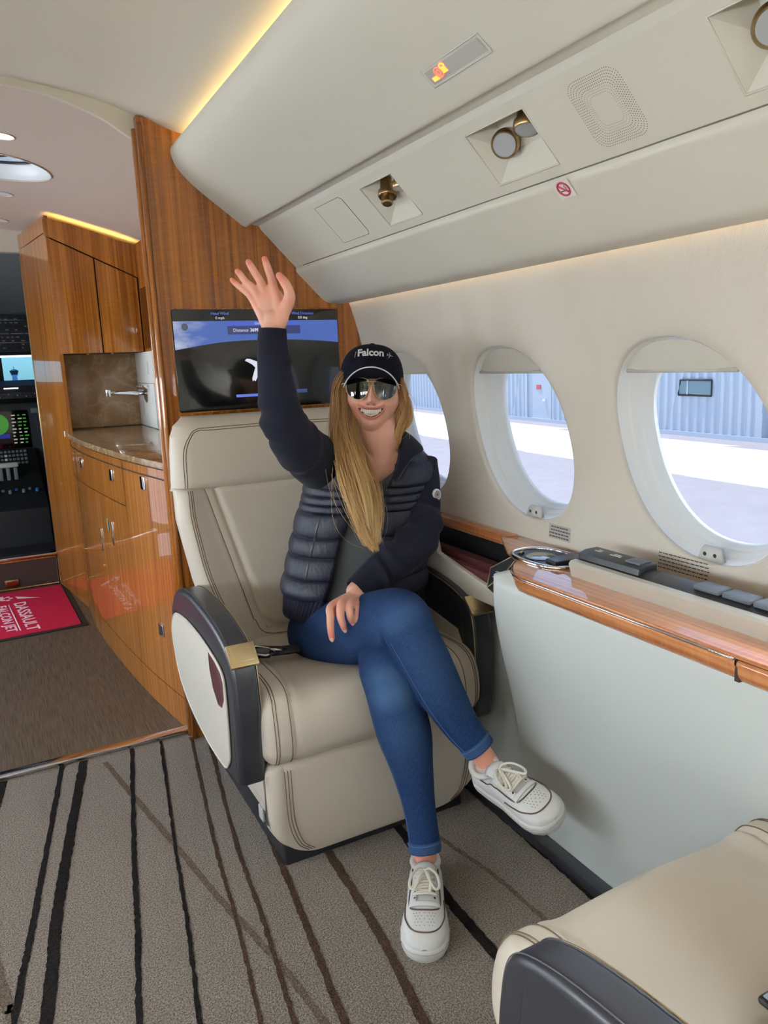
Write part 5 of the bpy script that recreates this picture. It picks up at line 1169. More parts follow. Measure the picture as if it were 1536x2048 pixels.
# tint: red = lips, green = flushed skin (knuckles, finger tips, cheeks), blue = shade painted dark into the mouth cavity and nostrils
co = coords(body.data); rel = co - H0; hx, hy, hz = rel @ HR, rel @ HF, rel @ HU
tint = np.zeros((len(co), 3)); face = (hy > .05) & (np.abs(hz) < .13) & (np.abs(hx) < .09)
mc = -.0490 + 7.5 * hx ** 2; dz = hz - mc; axx = np.abs(hx); op = np.clip(.0135 * (1 - (axx / .0345) ** 2), 0, 1); inm = smoothstep(.038, .033, axx)
lips = (np.exp(-((dz - .0070) / .0036) ** 4) + np.exp(-((dz + op + .0062) / .0046) ** 4)) * inm
tint[:, 0] = np.where(face, np.clip(lips, 0, 1) * .75, 0)
cav = smoothstep(1.05, .85, np.abs((dz + op * .42) / (op * .72 + 1e-4))) * (axx < .034); nos = np.clip(1.3 * g2(axx, hz, .0078, -.0335, .0034, .0022), 0, 1) * (hy > .088); tint[:, 2] = np.where(face, np.maximum(cav * .9, nos * .8), 0)
tint[:, 1] = np.where(face, np.clip(.34 * (g2(axx, hz, .045, -.035, .022, .02) + .9 * g2(hx, hz, 0, -.022, .014, .012)), 0, 1), 0)
for H in (RH, LH):
    for f in ('index', 'middle', 'ring', 'pinky', 'thumb'):
        d, t = seg_near(co, H[f]); L_ = len(H[f]) - 1
        k_ = d < .016; tint[k_, 1] = np.maximum(tint[k_, 1], (smoothstep(L_ - 1.6, L_ - .2, t[k_]) * .75 + .25 * np.exp(-((t[k_] - 1) / .3) ** 2) + .12))
d, t = seg_near(co, [*[q[:3] for q in RANK]]); tint[d < .05, 1] = .35; d, t = seg_near(co, [*[q[:3] for q in LANK]]); tint[d < .05, 1] = .45
set_tint(body.data, np.clip(tint, 0, 1))
# teeth
M_teeth = mat('teeth', rgb(226, 216, 202), rough=.2, coat=.4)
def sup(c, ax, e=.45, seg=14, rings=10):
    V, F = ellipsoid((0, 0, 0), np.eye(3), seg, rings); A = np.array(ax); return [np.array(c) + sum(A[k] * math.copysign(abs(v[k]) ** e, v[k]) for k in range(3)) for v in V], F
tparts = []
for row in (0, 1):
    N_ = 10 if row == 0 else 10
    for i in range(N_):
        u = (i + .5) / N_ * 2 - 1; wd = .053 if row == 0 else .038; x = u * wd / 2; hgt = (.0125 - .0045 * abs(u)) if row == 0 else .0060
        zc = mouth_curve(x) + (-.0022 if row == 0 else -.0120 + .0045 * abs(u)); y = .0875 - 13.0 * x * x - (.0025 if row else 0)
        yr = -math.atan(26 * x) * .8; rx, fx_ = HR * math.cos(yr) + HF * math.sin(yr), HF * math.cos(yr) - HR * math.sin(yr)
        tparts.append(sup(HP(x, y, zc), [rx * wd / N_ * .53, fx_ * .0030, HU * hgt * .5], .42))
for q in tparts[:10]: mesh_obj('tooth', *q, M_teeth, body)
for q in tparts[10:]: mesh_obj('tooth', *q, M_teeth, body)
# finger nails on the resting hand, ring
M_nail = mat('nail', rgb(232, 178, 164), rough=.25)
for f in ('index', 'middle', 'ring', 'pinky'):
    a, c = ft(LH[f][-2][:3]), ft(LH[f][-1][:3]); d = (c - a) / np.linalg.norm(c - a); nn = CAMD - d * (CAMD @ d); nn /= np.linalg.norm(nn); s_ = np.cross(nn, d); r_ = LH[f][-1][3]
    mesh_obj('finger_nail', *ellipsoid(c + nn * r_ * .86 + d * .001, [s_ * r_ * .62, d * r_ * .85, nn * r_ * .22], 12, 8), M_nail, body)
a, c = ft(LH['ring'][1][:3]), ft(LH['ring'][2][:3]); d = (c - a) / np.linalg.norm(c - a); m_ = a * .45 + c * .55; s_ = np.cross(d, CAMD); s_ /= np.linalg.norm(s_); q_ = np.cross(s_, d)
tube('ring', [m_ + (s_ * math.cos(t) + q_ * math.sin(t)) * .0118 for t in np.linspace(0, 2 * math.pi, 24, endpoint=False)], .0014, M_gold2, PP, 8, True)
# ---------------------------------------------------------------- sunglasses
sgl = tube('sunglasses', [HP(x, y, z) for x, y, z in ((-.012, .1015, .026), (-.005, .1035, .0268), (.005, .1035, .0268), (.012, .1015, .026))], .0013, M_gold2, PP, 8)
M_lens = mat('dark_lens', rgb(14, 16, 14), rough=.04, coat=1, coat_rough=.01)
LO_ = [(-.030, .020), (-.018, .0265), (0, .028), (.016, .026), (.026, .019), (.0285, .006), (.024, -.012), (.012, -.024), (-.004, -.0285), (-.019, -.024), (-.029, -.009), (-.0325, .008)]
for s in (-1, 1):
    o2 = closed_cr(LO_, 60) * 1.0; cx_ = .0382
    def lp(x, z, k=0): X_ = s * (cx_ - x * 1.0); return HP(X_, .1005 - 6.5 * X_ * X_ - 2.0 * (z - .0) ** 2 + k, z + .0085)
    pts = [lp(x * -1, z) for x, z in o2]; c = lp(0, 0, .002); V = []
    rings_ = [[lp(-x * k, z * k, .0018 * (1 - k * k)) for x, z in o2] for k in (1, .8, .6, .4, .2)]
    V = [p for r_ in rings_ for p in r_] + [c]; F = []; L_ = 60
    for i in range(4):
        for j in range(L_): F.append((i * L_ + j, i * L_ + (j + 1) % L_, (i + 1) * L_ + (j + 1) % L_, (i + 1) * L_ + j))
    for j in range(L_): F.append((4 * L_ + j, 4 * L_ + (j + 1) % L_, len(V) - 1))
    mesh_obj('lens', V, F, M_lens, sgl); tube('rim', pts, .0009, M_gold2, sgl, 8, True)
    e = lp(-.030 * 1, .018); tube('temple', [HP(s * .068, .076, .022), HP(s * .0755, .068, .0215), HP(s * .081, .04, .019), HP(s * .0825, 0, .014), HP(s * .081, -.02, .008)], .0014, M_gold2, sgl, 8)
    tube('nose_bridge', [HP(s * .010, .1005, .016), HP(0, .1015, .0165)], .0011, M_gold2, sgl, 6)
# ---------------------------------------------------------------- cap
M_cap = mat('navy_cap_cotton', rgb(17, 18, 29), rough=.9, spec=.1, sheen=.0, bump=(900, .3, .001)); M_pipe = mat('white_piping', rgb(226, 226, 224), rough=.7); M_emb = mat('white_embroidery', rgb(222, 222, 222), rough=.8)
CC = (0, -.010, .030); CA = (.0865, .106, .101)
CE = .80
def cap_pt(th, ph, k=1.0):
    st_, ct_ = math.sin(th) ** CE, math.copysign(abs(math.cos(th)) ** CE, math.cos(th))
    return (CC[0] + CA[0] * k * st_ * math.sin(ph), CC[1] + CA[1] * k * st_ * math.cos(ph), CC[2] + CA[2] * k * ct_)
def cap_low(ph):                                        # lower rim: higher at the forehead, lower at the nape
    return -.006 + .040 * (.5 + .5 * math.cos(ph)) ** 1.2
P = []
for i in range(26):
    row = []
    for j in range(72):
        ph = 2 * math.pi * j / 72; zl = cap_low(ph); cz_ = (zl - CC[2]) / CA[2]; thm = math.acos(math.copysign(abs(cz_) ** (1 / CE), cz_)); th = .02 + (thm - .02) * i / 25
        x, y, z = cap_pt(th, ph); gr = .0012 * math.exp(-((((ph / (math.pi / 3)) % 1) - .5) / .04) ** 2); k = 1 - gr / .1
        row.append(HP(x * k, y * k, z))
    P.append(row)
cap = grid('cap', P, M_cap, PP, closed_v=True); solid(cap, .002, 0)
mesh_obj('top_button', *ellipsoid(HP(0, CC[1], CC[2] + CA[2] + .001), [HR * .008, HF * .008, HU * .004], 14, 8), M_cap, cap)
# brim: curved bill seen a little from below
def brim(u, t, lift=0):
    ph = u * 1.02; zl = cap_low(ph); cz_ = (zl - CC[2]) / CA[2]; thm = math.acos(math.copysign(abs(cz_) ** (1 / CE), cz_)); x0_, y0_, _ = cap_pt(thm, ph)
    out = .072 * (1 - u * u) ** .55 if abs(u) < 1 else 0
    x = x0_ * (1 + .0 * t); y = y0_ + out * t; z = zl + .004 - .0 + t * (.024 * (1 - u * u) - .004) - .010 * u * u * t + lift
    return (x, y, z)
us = np.sin(np.linspace(-1, 1, 49) * math.pi / 2)
br = grid('brim', [[HP(*brim(u, t)) for t in np.linspace(0, 1, 9)] for u in us], M_cap, cap); solid(br, .003, 0)
tube('brim_piping', [HP(*brim(u, 1.0)) for u in us], .0017, M_pipe, cap, 8)
def on_cap(x, z):
    st_ = (max(0, 1 - abs((z - CC[2]) / CA[2]) ** (2 / CE))) ** (CE / 2); sp = min(1, abs(x) / (CA[0] * st_ + 1e-6)); return HP(x, CC[1] + CA[1] * st_ * math.sqrt(1 - sp * sp) + .0030, z)
lt = text('lettering', 'Falcon', .027, (0, 0, 0), (1, 0, 0), (0, 1, 0), M_emb, None, .0006, 'CENTER', .0009)
bm = bmesh.new(); bm.from_mesh(lt.data); bmesh.ops.subdivide_edges(bm, edges=bm.edges[:], cuts=2); bm.to_mesh(lt.data); bm.free()
for v in lt.data.vertices:
    x, z = v.co.x - .003, v.co.y; zz = .0945 + z - 1.2 * x * x; p = on_cap(x, zz); v.co = Vector(p + HF * v.co.z)
setp(lt, cap)
tube('lettering', [on_cap(-.045, .090), on_cap(-.0432, .100), on_cap(-.0418, .106)], .0007, M_emb, cap, 6)
tube('aircraft_emblem', [on_cap(.040, .0985), on_cap(.047, .0975), on_cap(.0545, .0955)], .0008, M_emb, cap, 6); tube('aircraft_emblem', [on_cap(.046, .105), on_cap(.0485, .0972), on_cap(.0445, .0905)], .0008, M_emb, cap, 6); tube('aircraft_emblem', [on_cap(.0405, .102), on_cap(.0418, .0982), on_cap(.040, .095)], .0006, M_emb, cap, 6)
# ---------------------------------------------------------------- T-shirt
def VZ(z, tab): return float(np.interp(z, *zip(*tab)))
SH = []
for i in range(36):
    row = []
    for j in range(96):
        ph = -math.pi + 2 * math.pi * j / 96; zt_ = .925 + .085 * min(1, abs(ph) / .75) ** 1.2; z = .50 + (zt_ - .50) * i / 35; c = spine(z)
        hw_s = np.interp(z, [.5, .62, .75, .88, .95, 1.0, 1.02], [.185, .168, .162, .165, .15, .095, .075]); dp_s = np.interp(z, [.5, .62, .75, .88, .95, 1.0, 1.02], [.118, .112, .112, .113, .100, .080, .072])
        wr = .0025 * math.sin(z * 55 + 3 * math.sin(ph * 2)) * math.exp(-(ph / .9) ** 2)
        row.append(c + ER * hw_s * math.sin(ph) + EF * (dp_s + wr) * math.cos(ph))
    SH.append(row)
shirt = grid('t_shirt', SH, M_shirt, PP, closed_v=True); solid(shirt, .003, 1)
tube('neckline', [SH[-1][j] + EF * .001 for j in range(18, 79)], .0030, M_shirt, shirt, 8)
# ---------------------------------------------------------------- quilted jacket body
SEAMS = [.560, .618, .665, .727, .778, .847, .868, .890, .910, .968, 1.03, 1.09]
def puff(z):
    for a, b_ in zip(SEAMS[1:-1], SEAMS[2:]):
        if a <= z < b_: return (.0095 if b_ - a > .04 else .0045) * math.sin(math.pi * (z - a) / (b_ - a)) ** .5
    return 0
HL = lambda z: np.interp(z, [.55, .60, .66, .75, .84, .92, .965, .99, 1.01], [.222, .222, .212, .202, .190, .180, .165, .135, .095])
HRt = lambda z: np.interp(z, [.55, .62, .66, .75, .84, .92, .965, .99, 1.01], [.185, .180, .172, .172, .172, .165, .150, .120, .085])
DV = lambda z: np.interp(z, [.55, .62, .66, .75, .84, .92, .965, .99, 1.01], [.150, .145, .137, .133, .130, .120, .106, .094, .080])
XL = lambda z: np.interp(z, [.55, .655, .77, .87, .95, 1.01], [-.146, -.110, -.093, -.070, -.060, -.055]); XR = lambda z: np.interp(z, [.55, .75, .833, .90, .95, 1.01], [.075, .022, .012, .022, .040, .055])
def vest_pt(z, ph, extra=0.0, pf=True):
    hw = HL(z) if math.sin(ph) < 0 else HRt(z); c = spine(z); s_, c_ = math.sin(ph), math.cos(ph); e = .86
    x = hw * math.copysign(abs(s_) ** e, s_); f = DV(z) * math.copysign(abs(c_) ** e, c_)
    nrm = np.array((x / hw ** 2, f / DV(z) ** 2)); nrm /= np.linalg.norm(nrm); d = (puff(z) if pf else 0) + extra
    x += nrm[0] * d; f += nrm[1] * d; zl = z
    if x < 0: zl = z + .045 * smoothstep(.08, .19, np.array([-x]))[0] * smoothstep(.88, .97, np.array([z]))[0]
    return c + ER * x + EF * f + EU * (zl - z)
def edge_phi(z, side):
    if side < 0: return -math.asin(min(1, (abs(XL(z)) / HL(z)) ** (1 / .86)))
    return math.asin(min(1, (XR(z) / HRt(z)) ** (1 / .86)))
zr = []
for a, b_ in zip(SEAMS[:-1], SEAMS[1:]): zr += list(np.linspace(a, b_, 11 if b_ - a > .04 else 7)[:-1])
zr = [z for z in zr if .617 <= z < 1.012]
P = []
for z in zr:
    a, b_ = edge_phi(z, -1), edge_phi(z, 1) - 2 * math.pi
    t_ = np.linspace(0, 1, 150); P.append([vest_pt(z, a + (b_ - a) * t + 0, -.012 * math.exp(-min(t, 1 - t) * 40)) for t in t_])
jk = grid('jacket', P, M_puff, PP); solid(jk, .010, -1)
# ribbed hem
P = []
for z in np.linspace(.556, .622, 9):
    a, b_ = edge_phi(z, -1), edge_phi(z, 1) - 2 * math.pi
    P.append([vest_pt(z, a + (b_ - a) * t, -.004 + .0012 * math.sin(t * 520)) for t in np.linspace(0, 1, 420)])
solid(grid('ribbed_hem', P, M_navy, jk), .006, -1)
M_zip = mat('zip_dark', rgb(44, 46, 56), rough=.4, metal=.6)
for side in (-1, 1):
    pts = [vest_pt(z, edge_phi(z, side), -.006) for z in np.linspace(.56, 1.005, 60)]
    tube('zip_tape', pts, .0042, M_navy, jk, 6)
    te = []
    for p in cr(pts, 110): te.append(ellipsoid(p + EF * .004 + ER * (.003 if side < 0 else -.003), [ER * .0022, EF * .0014, EU * .0011], 6, 4))
    zt_ = multi('zip_teeth', te, M_zip, jk); zt_['kind'] = 'stuff'
# second zip running down the outer side seam
te = [ellipsoid(vest_pt(z, -1.50, .002), [ER * .002, EF * .002, EU * .0012], 6, 4) for z in np.linspace(.64, .86, 60)]
multi('zip_teeth', te, M_zip, jk)['kind'] = 'stuff'
tube('zip_pull', [vest_pt(.645, -1.46, .006), vest_pt(.625, -1.46, .009)], .003, M_chrome, jk, 8)
# pocket zip on the front panel
pz = [vest_pt(z, -.86 + .06 * (z - .66) / .19, .005) for z in np.linspace(.665, .845, 30)]
tube('pocket_zip', pz, .0065, M_black, jk, 6); tube('zip_pull', [pz[0], pz[0] - EU * .018 + EF * .003], .0032, M_chrome, jk, 8)
# collar, folded open over the shoulder
def ruled(name, A, B, bulge):
    a, b_ = cr(A, 40), cr(B, 40); P = []
    for i in range(40):
        row = []
        for t in np.linspace(0, 1, 12): row.append(a[i] * (1 - t) + b_[i] * t + (EU * .8 + EF * .4) * bulge * math.sin(math.pi * t) * math.sin(math.pi * min(1, .15 + i / 39)))
        P.append(row)
    o = grid(name, P, M_navy, jk); solid(o, .006, 0); return a, b_
ia, ib = ruled('collar', COLIN, COLOUT, .016); tube('collar_zip', ib[16:], .0024, M_zip, jk, 6); ruled('collar', CL2IN, CL2OUT, .014)
# ---------------------------------------------------------------- sleeves
def sleeve(name, rows, rev, folds):
    q = cr(rows, 110); p, r_ = q[:, :3], q[:, 3]; n_ = 110; t = np.gradient(p, axis=0); t /= np.linalg.norm(t, axis=1)[:, None]
    u = np.cross(t[0], (.3, .9, .2)); u /= np.linalg.norm(u); V = []; seg = 96
    for i in range(n_):
        u = u - t[i] * (u @ t[i]); u /= np.linalg.norm(u); v = np.cross(t[i], u); s = (i / (n_ - 1)) if not rev else 1 - i / (n_ - 1)      # s=0 at cuff
        for j in range(seg):
            a = 2 * math.pi * j / seg; k = r_[i]
            if s < .20: k += .0011 * math.cos(a * 36) - .001
            else:
                for (sc, am, wd, aa) in folds: k += am * math.exp(-((s - sc - .03 * math.sin(a - aa)) / wd) ** 2) * (.55 + .45 * math.cos(a - aa))
            V.append(p[i] + k * (math.cos(a) * u + math.sin(a) * v))
    F = []
    for i in range(n_ - 1):
        for j in range(seg): F.append((i * seg + j, i * seg + (j + 1) % seg, (i + 1) * seg + (j + 1) % seg, (i + 1) * seg + j))
    o = mesh_obj(name, V, F, M_navy, jk); solid(o, .003, -1); return p, r_
sleeve('sleeve', RSLV, False, [(.23, .005, .02, 0), (.42, .004, .03, 2), (.50, -.005, .02, 3.5), (.57, .007, .025, 4), (.64, -.007, .018, 3.6), (.71, .006, .022, 1), (.79, -.005, .02, 3)])
sleeve('sleeve', LSLV, True, [(.22, .009, .022, 0), (.29, -.006, .018, 2), (.36, .010, .022, 3), (.44, -.009, .018, 3.6), (.51, .012, .025, 4.2), (.58, -.008, .018, 4), (.66, .007, .022, 1), (.74, -.004, .02, 2)])
# round sleeve badge
bp_ = ft(LSLV[2][:3]) * .55 + ft(LSLV[1][:3]) * .45; bn = ft((.30, -.93, .1)); bn = bn / np.linalg.norm(bn); bc = bp_ + bn * .0515
M_badge = mat('badge_white', rgb(226, 226, 226), rough=.6)
bd = lathe('sleeve_badge', tuple(bc - bn * .004), tuple(bn), [(.0165, 0), (.0165, .004), (.0155, .005), (.001, .005)], M_badge, jk, 24)
M_bred = mat('badge_red', rgb(200, 60, 70), rough=.6); M_bblue = mat('badge_blue', rgb(40, 50, 110), rough=.6)
lathe('badge_ring', tuple(bc + bn * .0012), tuple(bn), [(.0120, 0), (.0120, .0006), (.0112, .0008), (.0110, 0)], M_latch, bd, 24); lathe('badge_centre', tuple(bc + bn * .0014), tuple(bn), [(.0035, 0), (.003, .001), (.001, .001)], M_bred, bd, 12)
# ---------------------------------------------------------------- jeans
pel = spine(.50); parts = [limb(R4(RLEG), 60, 40, False), limb(R4(LLEG), 60, 40, False), ellipsoid(pel + EU * .01, [ER * .185, EF * .145, EU * .125], 48, 28), ellipsoid(pel + EU * -.01 - EF * .03, [ER * .19, EF * .13, EU * .075], 48, 28)]
jeans = union('jeans', parts, M_denim, PP, .0034, 5, .5)
co = coords(jeans.data); tint = np.zeros((len(co), 3))
dR, dL = seg_near(co, RLEG)[0], seg_near(co, LLEG)[0]; own = {id(RLEG): smoothstep(-.01, .01, dL - dR), id(LLEG): smoothstep(-.01, .01, dR - dL)}
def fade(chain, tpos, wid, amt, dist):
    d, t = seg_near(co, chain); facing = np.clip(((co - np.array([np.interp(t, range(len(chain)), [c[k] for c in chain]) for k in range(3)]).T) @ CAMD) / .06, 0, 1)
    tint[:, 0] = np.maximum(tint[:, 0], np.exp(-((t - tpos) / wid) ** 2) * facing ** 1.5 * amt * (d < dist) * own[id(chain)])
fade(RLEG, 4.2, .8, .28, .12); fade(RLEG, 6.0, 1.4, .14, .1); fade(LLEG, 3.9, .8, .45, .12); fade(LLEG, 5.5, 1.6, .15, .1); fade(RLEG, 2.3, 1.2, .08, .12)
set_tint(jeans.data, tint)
def ring_at(chain, t, k, n=40, tilt=None):
    q = cr(chain, 200); i = t / (len(chain) - 1) * 199; p = q[int(i)]; d = q[min(199, int(i) + 3), :3] - q[max(0, int(i) - 3), :3]; d /= np.linalg.norm(d)
    u = np.cross(d, (0, 1, .2)); u /= np.linalg.norm(u); v = np.cross(d, u); return [p[:3] + (u * math.cos(a) + v * math.sin(a)) * p[3] * k for a in np.linspace(0, 2 * math.pi, n, endpoint=False)], d
for ch_ in (RLEG, LLEG):
    L_ = len(ch_) - 1; P = []
    r0, d = ring_at(ch_, L_, 1.0)
    c0 = np.mean(r0, axis=0)
    for off, k in ((-.019, 1.02), (-.018, 1.05), (-.006, 1.06), (0.003, 1.06), (.007, 1.03), (.006, .85)): P.append([c0 + (p - c0) * k + d * off for p in r0])
    hb = grid('hem', P, M_denim, jeans, closed_v=True); set_tint(hb.data, np.tile((.22, .0, 0), (len(hb.data.vertices), 1)))
    tube('hem_stitch', [c0 + (p - c0) * 1.075 + d * -.014 for p in r0], .0011, M_thread, jeans, 6, True)
def seam(chain, ang_ref, t0, t1, k=1.0):
    q = cr(chain, 160); out = []
    for t in np.linspace(t0, t1, 90):
        i = t / (len(chain) - 1) * 159; i0 = int(min(i, 158)); p = q[i0] + (q[i0 + 1] - q[i0]) * (i - i0); d = q[min(159, i0 + 3), :3] - q[max(0, i0 - 3), :3]; d /= np.linalg.norm(d)
        rfa = ft(ang_ref); u = rfa - d * (rfa @ d); u /= np.linalg.norm(u); out.append(p[:3] + u * p[3] * k)
    return out
IML = ft((-.884, .466, .04)); 
tube('seam', seam(LLEG, IML * .93 + CAMD * .36, 3.0, 9.9, .985), .0012, M_thread, jeans, 6); tube('seam', seam(RLEG, ft((-.75, .2, -.55)) + CAMD * .75, 4.8, 9.9, .985), .0012, M_thread, jeans, 6)
tube('seam', seam(RLEG, CAMD * 1.0 + ft((0, 0, .12)), .7, 3.5, .985), .0012, M_thread, jeans, 6)
# ---------------------------------------------------------------- shoes
M_shoe = mat('white_sneaker_leather', rgb(236, 236, 234), rough=.42, spec=.45); M_sole = mat('white_rubber', rgb(226, 224, 220), rough=.55); M_lace = mat('cream_lace', rgb(236, 230, 216), rough=.85, bump=(1500, .3, .0006)); M_pip = mat('brown_piping', rgb(84, 62, 52), rough=.6)
def shoe(heel, toe, U, label):
    heel, toe = ft(heel), ft(toe); L_ = toe - heel; ln = np.linalg.norm(L_); L_ /= ln; U = ft(U); U = U - L_ * (U @ L_); U /= np.linalg.norm(U); S_ = np.cross(L_, U)
    def W(x, y, z): return heel + S_ * x + L_ * (y * ln) + U * z
    wt = lambda t: float(np.interp(t, [0, .03, .10, .25, .45, .62, .75, .86, .94, .98, 1.0], [.012, .026, .036, .039, .0405, .047, .051, .049, .039, .026, .008]))
    top = lambda t: float(np.interp(t, [0, .08, .2, .30, .36, .45, .55, .65, .75, .85, .93, .98, 1.0], [.066, .069, .058, .060, .074, .076, .075, .069, .064, .059, .051, .042, .034]))
    def upper(t, a):                       # a in 0..pi across the shoe
        c, s = math.cos(a), math.sin(a); w_ = wt(t) * .97; e = .62 if t > .4 else .42
        x = w_ * math.copysign(abs(c) ** .72, c) * (1 - .30 * (1 - t) * s ** 2 * (t < 2)); z = .024 + (top(t) - .024) * s ** e
        return W(x, t, z)
    ts = np.r_[np.linspace(0, .1, 8)[:-1], np.linspace(.1, .9, 40)[:-1], np.linspace(.9, 1, 12)]
    root = grid('shoe', [[upper(t, a) for a in np.linspace(0, math.pi, 41)] for t in ts], M_shoe, PP)
    # collar opening: dark lining disc with padded rim
    rim = [W(.030 * math.cos(a), .165 + .125 * math.sin(a), .065 + .010 * math.sin(a) ** 2 * (1 if math.sin(a) < 0 else .3) ) for a in np.linspace(0, 2 * math.pi, 32, endpoint=False)]
    tube('collar', rim, .0075, M_shoe, root, 10, True); mesh_obj('lining', [p - U * .001 for p in rim], [tuple(range(32))], mat('shoe_lining', rgb(196, 190, 182), rough=.9), root)
    # sole
    ol = [(s * wt(t), t) for t, s in [(t, 1) for t in ts] + [(t, -1) for t in ts[::-1]]]
    P = [[W(x * k, .5 + (y - .5) * ky, z) for x, y in ol] for k, ky, z in ((.90, .985, .0), (1.0, 1.0, .004), (1.05, 1.018, .015), (1.05, 1.018, .024), (1.0, 1.006, .030), (.93, .99, .031))]
    so_ = grid('sole', P, M_sole, root, closed_v=True); mesh_obj('outsole', P[0], [tuple(range(len(ol)))], M_sole, root, False)
    tube('sole_line', [W(x * 1.058, .5 + (y - .5) * 1.02, .0225) for x, y in ol], .0009, mat('sole_groove', rgb(168, 160, 152), rough=.8), root, 5, True)
    # tongue
    tg = []
    for t in np.linspace(0, 1, 12):
        y = .60 - .30 * t; z = top(y) + .004 + .020 * max(0, t - .55) ** 1.2 * 2; hw_ = .019 + .006 * t
        tg.append([W(hw_ * u, y - .02 * t, z + .008 * (1 - u * u) * (.4 + .6 * t) - (.006 * abs(u) ** 3 if t > .9 else 0)) for u in np.linspace(-1, 1, 11)])
    solid(grid('tongue', tg, M_shoe, root), .005, 0)
    def surf(x, t, lift=.0015):            # point on the upper at lateral fraction x (-1..1)
        a = math.acos(max(-1, min(1, x))); return upper(t, a) + U * lift * .9 + S_ * lift * .5 * x
    # eyestay panels
    for s in (-1, 1):
        P = [[surf(s * x, t, .0022) for x in np.linspace(.30, .66, 6)] for t in np.linspace(.37, .66, 16)]
        ey = grid('eyestay', P, M_shoe, root); solid(ey, .002, 1)
        for i in range(5):
            t = .40 + i * .057; p = surf(s * .40, t, .0048); mesh_obj('eyelet', *disc_data(p, U * .8 + S_ * s * .4, .0030, 10), M_hole, root)
    P = [[surf(x, t, .0022) for x in np.linspace(-.66, .66, 13)] for t in np.linspace(.655, .70, 5)]; solid(grid('eyestay_front', P, M_shoe, root), .002, 1)
    # brown piping: vamp line and toe line
    tube('piping', [surf(x, t, .0022) for x, t in cr([(.80, .20), (.78, .40), (.74, .60), (.62, .695), (.35, .725), (0, .732), (-.35, .725), (-.62, .695), (-.74, .60), (-.78, .40), (-.80, .20)], 90)], .0016, M_pip, root, 6)
    tube('piping', [surf(x, t, .0018) for x, t in cr([(.955, .56), (.90, .68), (.78, .80), (.5, .885), (0, .912), (-.5, .885), (-.78, .80), (-.90, .68), (-.955, .56)], 90)], .0016, M_pip, root, 6)
    for i in range(5):
        for j in range(-3, 4):
            x = (j + (i % 2) * .5) * .13; t = .755 + i * .026
            if abs(x) < .45 - i * .03: mesh_obj('perforation', *disc_data(surf(x, t, .0012), U, .0012, 8), M_perf, root)
    # laces: cross bars, diagonals and a bow
    for i in range(5):
        t = .40 + i * .057; tube('lace', [surf(x, t + .004 * math.sin(x * 9), .0105 + .005 * (1 - x * x)) for x in np.linspace(-.46, .46, 11)], .0036, M_lace, root, 8, False, .6)
    for i in range(4):
        t = .40 + i * .057
        for s in (-1, 1): tube('lace', [surf(s * x, t + .0285 - .0285 * x / .42, .0145) for x in np.linspace(-.42, .42, 9)], .0032, M_lace, root, 8, False, .6)
    k0 = surf(0, .41, .018)
    for s in (-1, 1):
        tube('lace_bow', [k0 + S_ * s * a + L_ * b_ + U * c for a, b_, c in cr([(.0, 0, .002), (.012, .004, .010), (.028, .022, .008), (.034, .048, .0), (.025, .058, -.002), (.014, .040, .004), (.003, .008, .004)], 36)], .0034, M_lace, root, 8, False, .6)
        tube('lace_end', [k0 + S_ * s * a + L_ * b_ + U * c for a, b_, c in cr([(.0, 0, .003), (-.008, .016, .006), (-.014 if s > 0 else -.020, .040, .002), (-.012 if s > 0 else -.030, .062 if s > 0 else .05, -.006)], 24)], .0032, M_lace, root, 8, False, .6)
    mesh_obj('lace_knot', *ellipsoid(k0 + U * .004, [S_ * .006, L_ * .005, U * .004], 12, 8), M_lace, root)
    return root
shoe(ft(LSHOE[0]) + ft((.017, -.006, 0)), LSHOE[1], (0, 0, 1), 'floor')
RT = ft(RSHOE[0]) + ft((.048, -.255, .008)); shoe(ft(RSHOE[0]) + ft((.026, .006, -.012)), RT + ft((.008, .004, -.018)), (-.40, .0, .9), 'crossed')
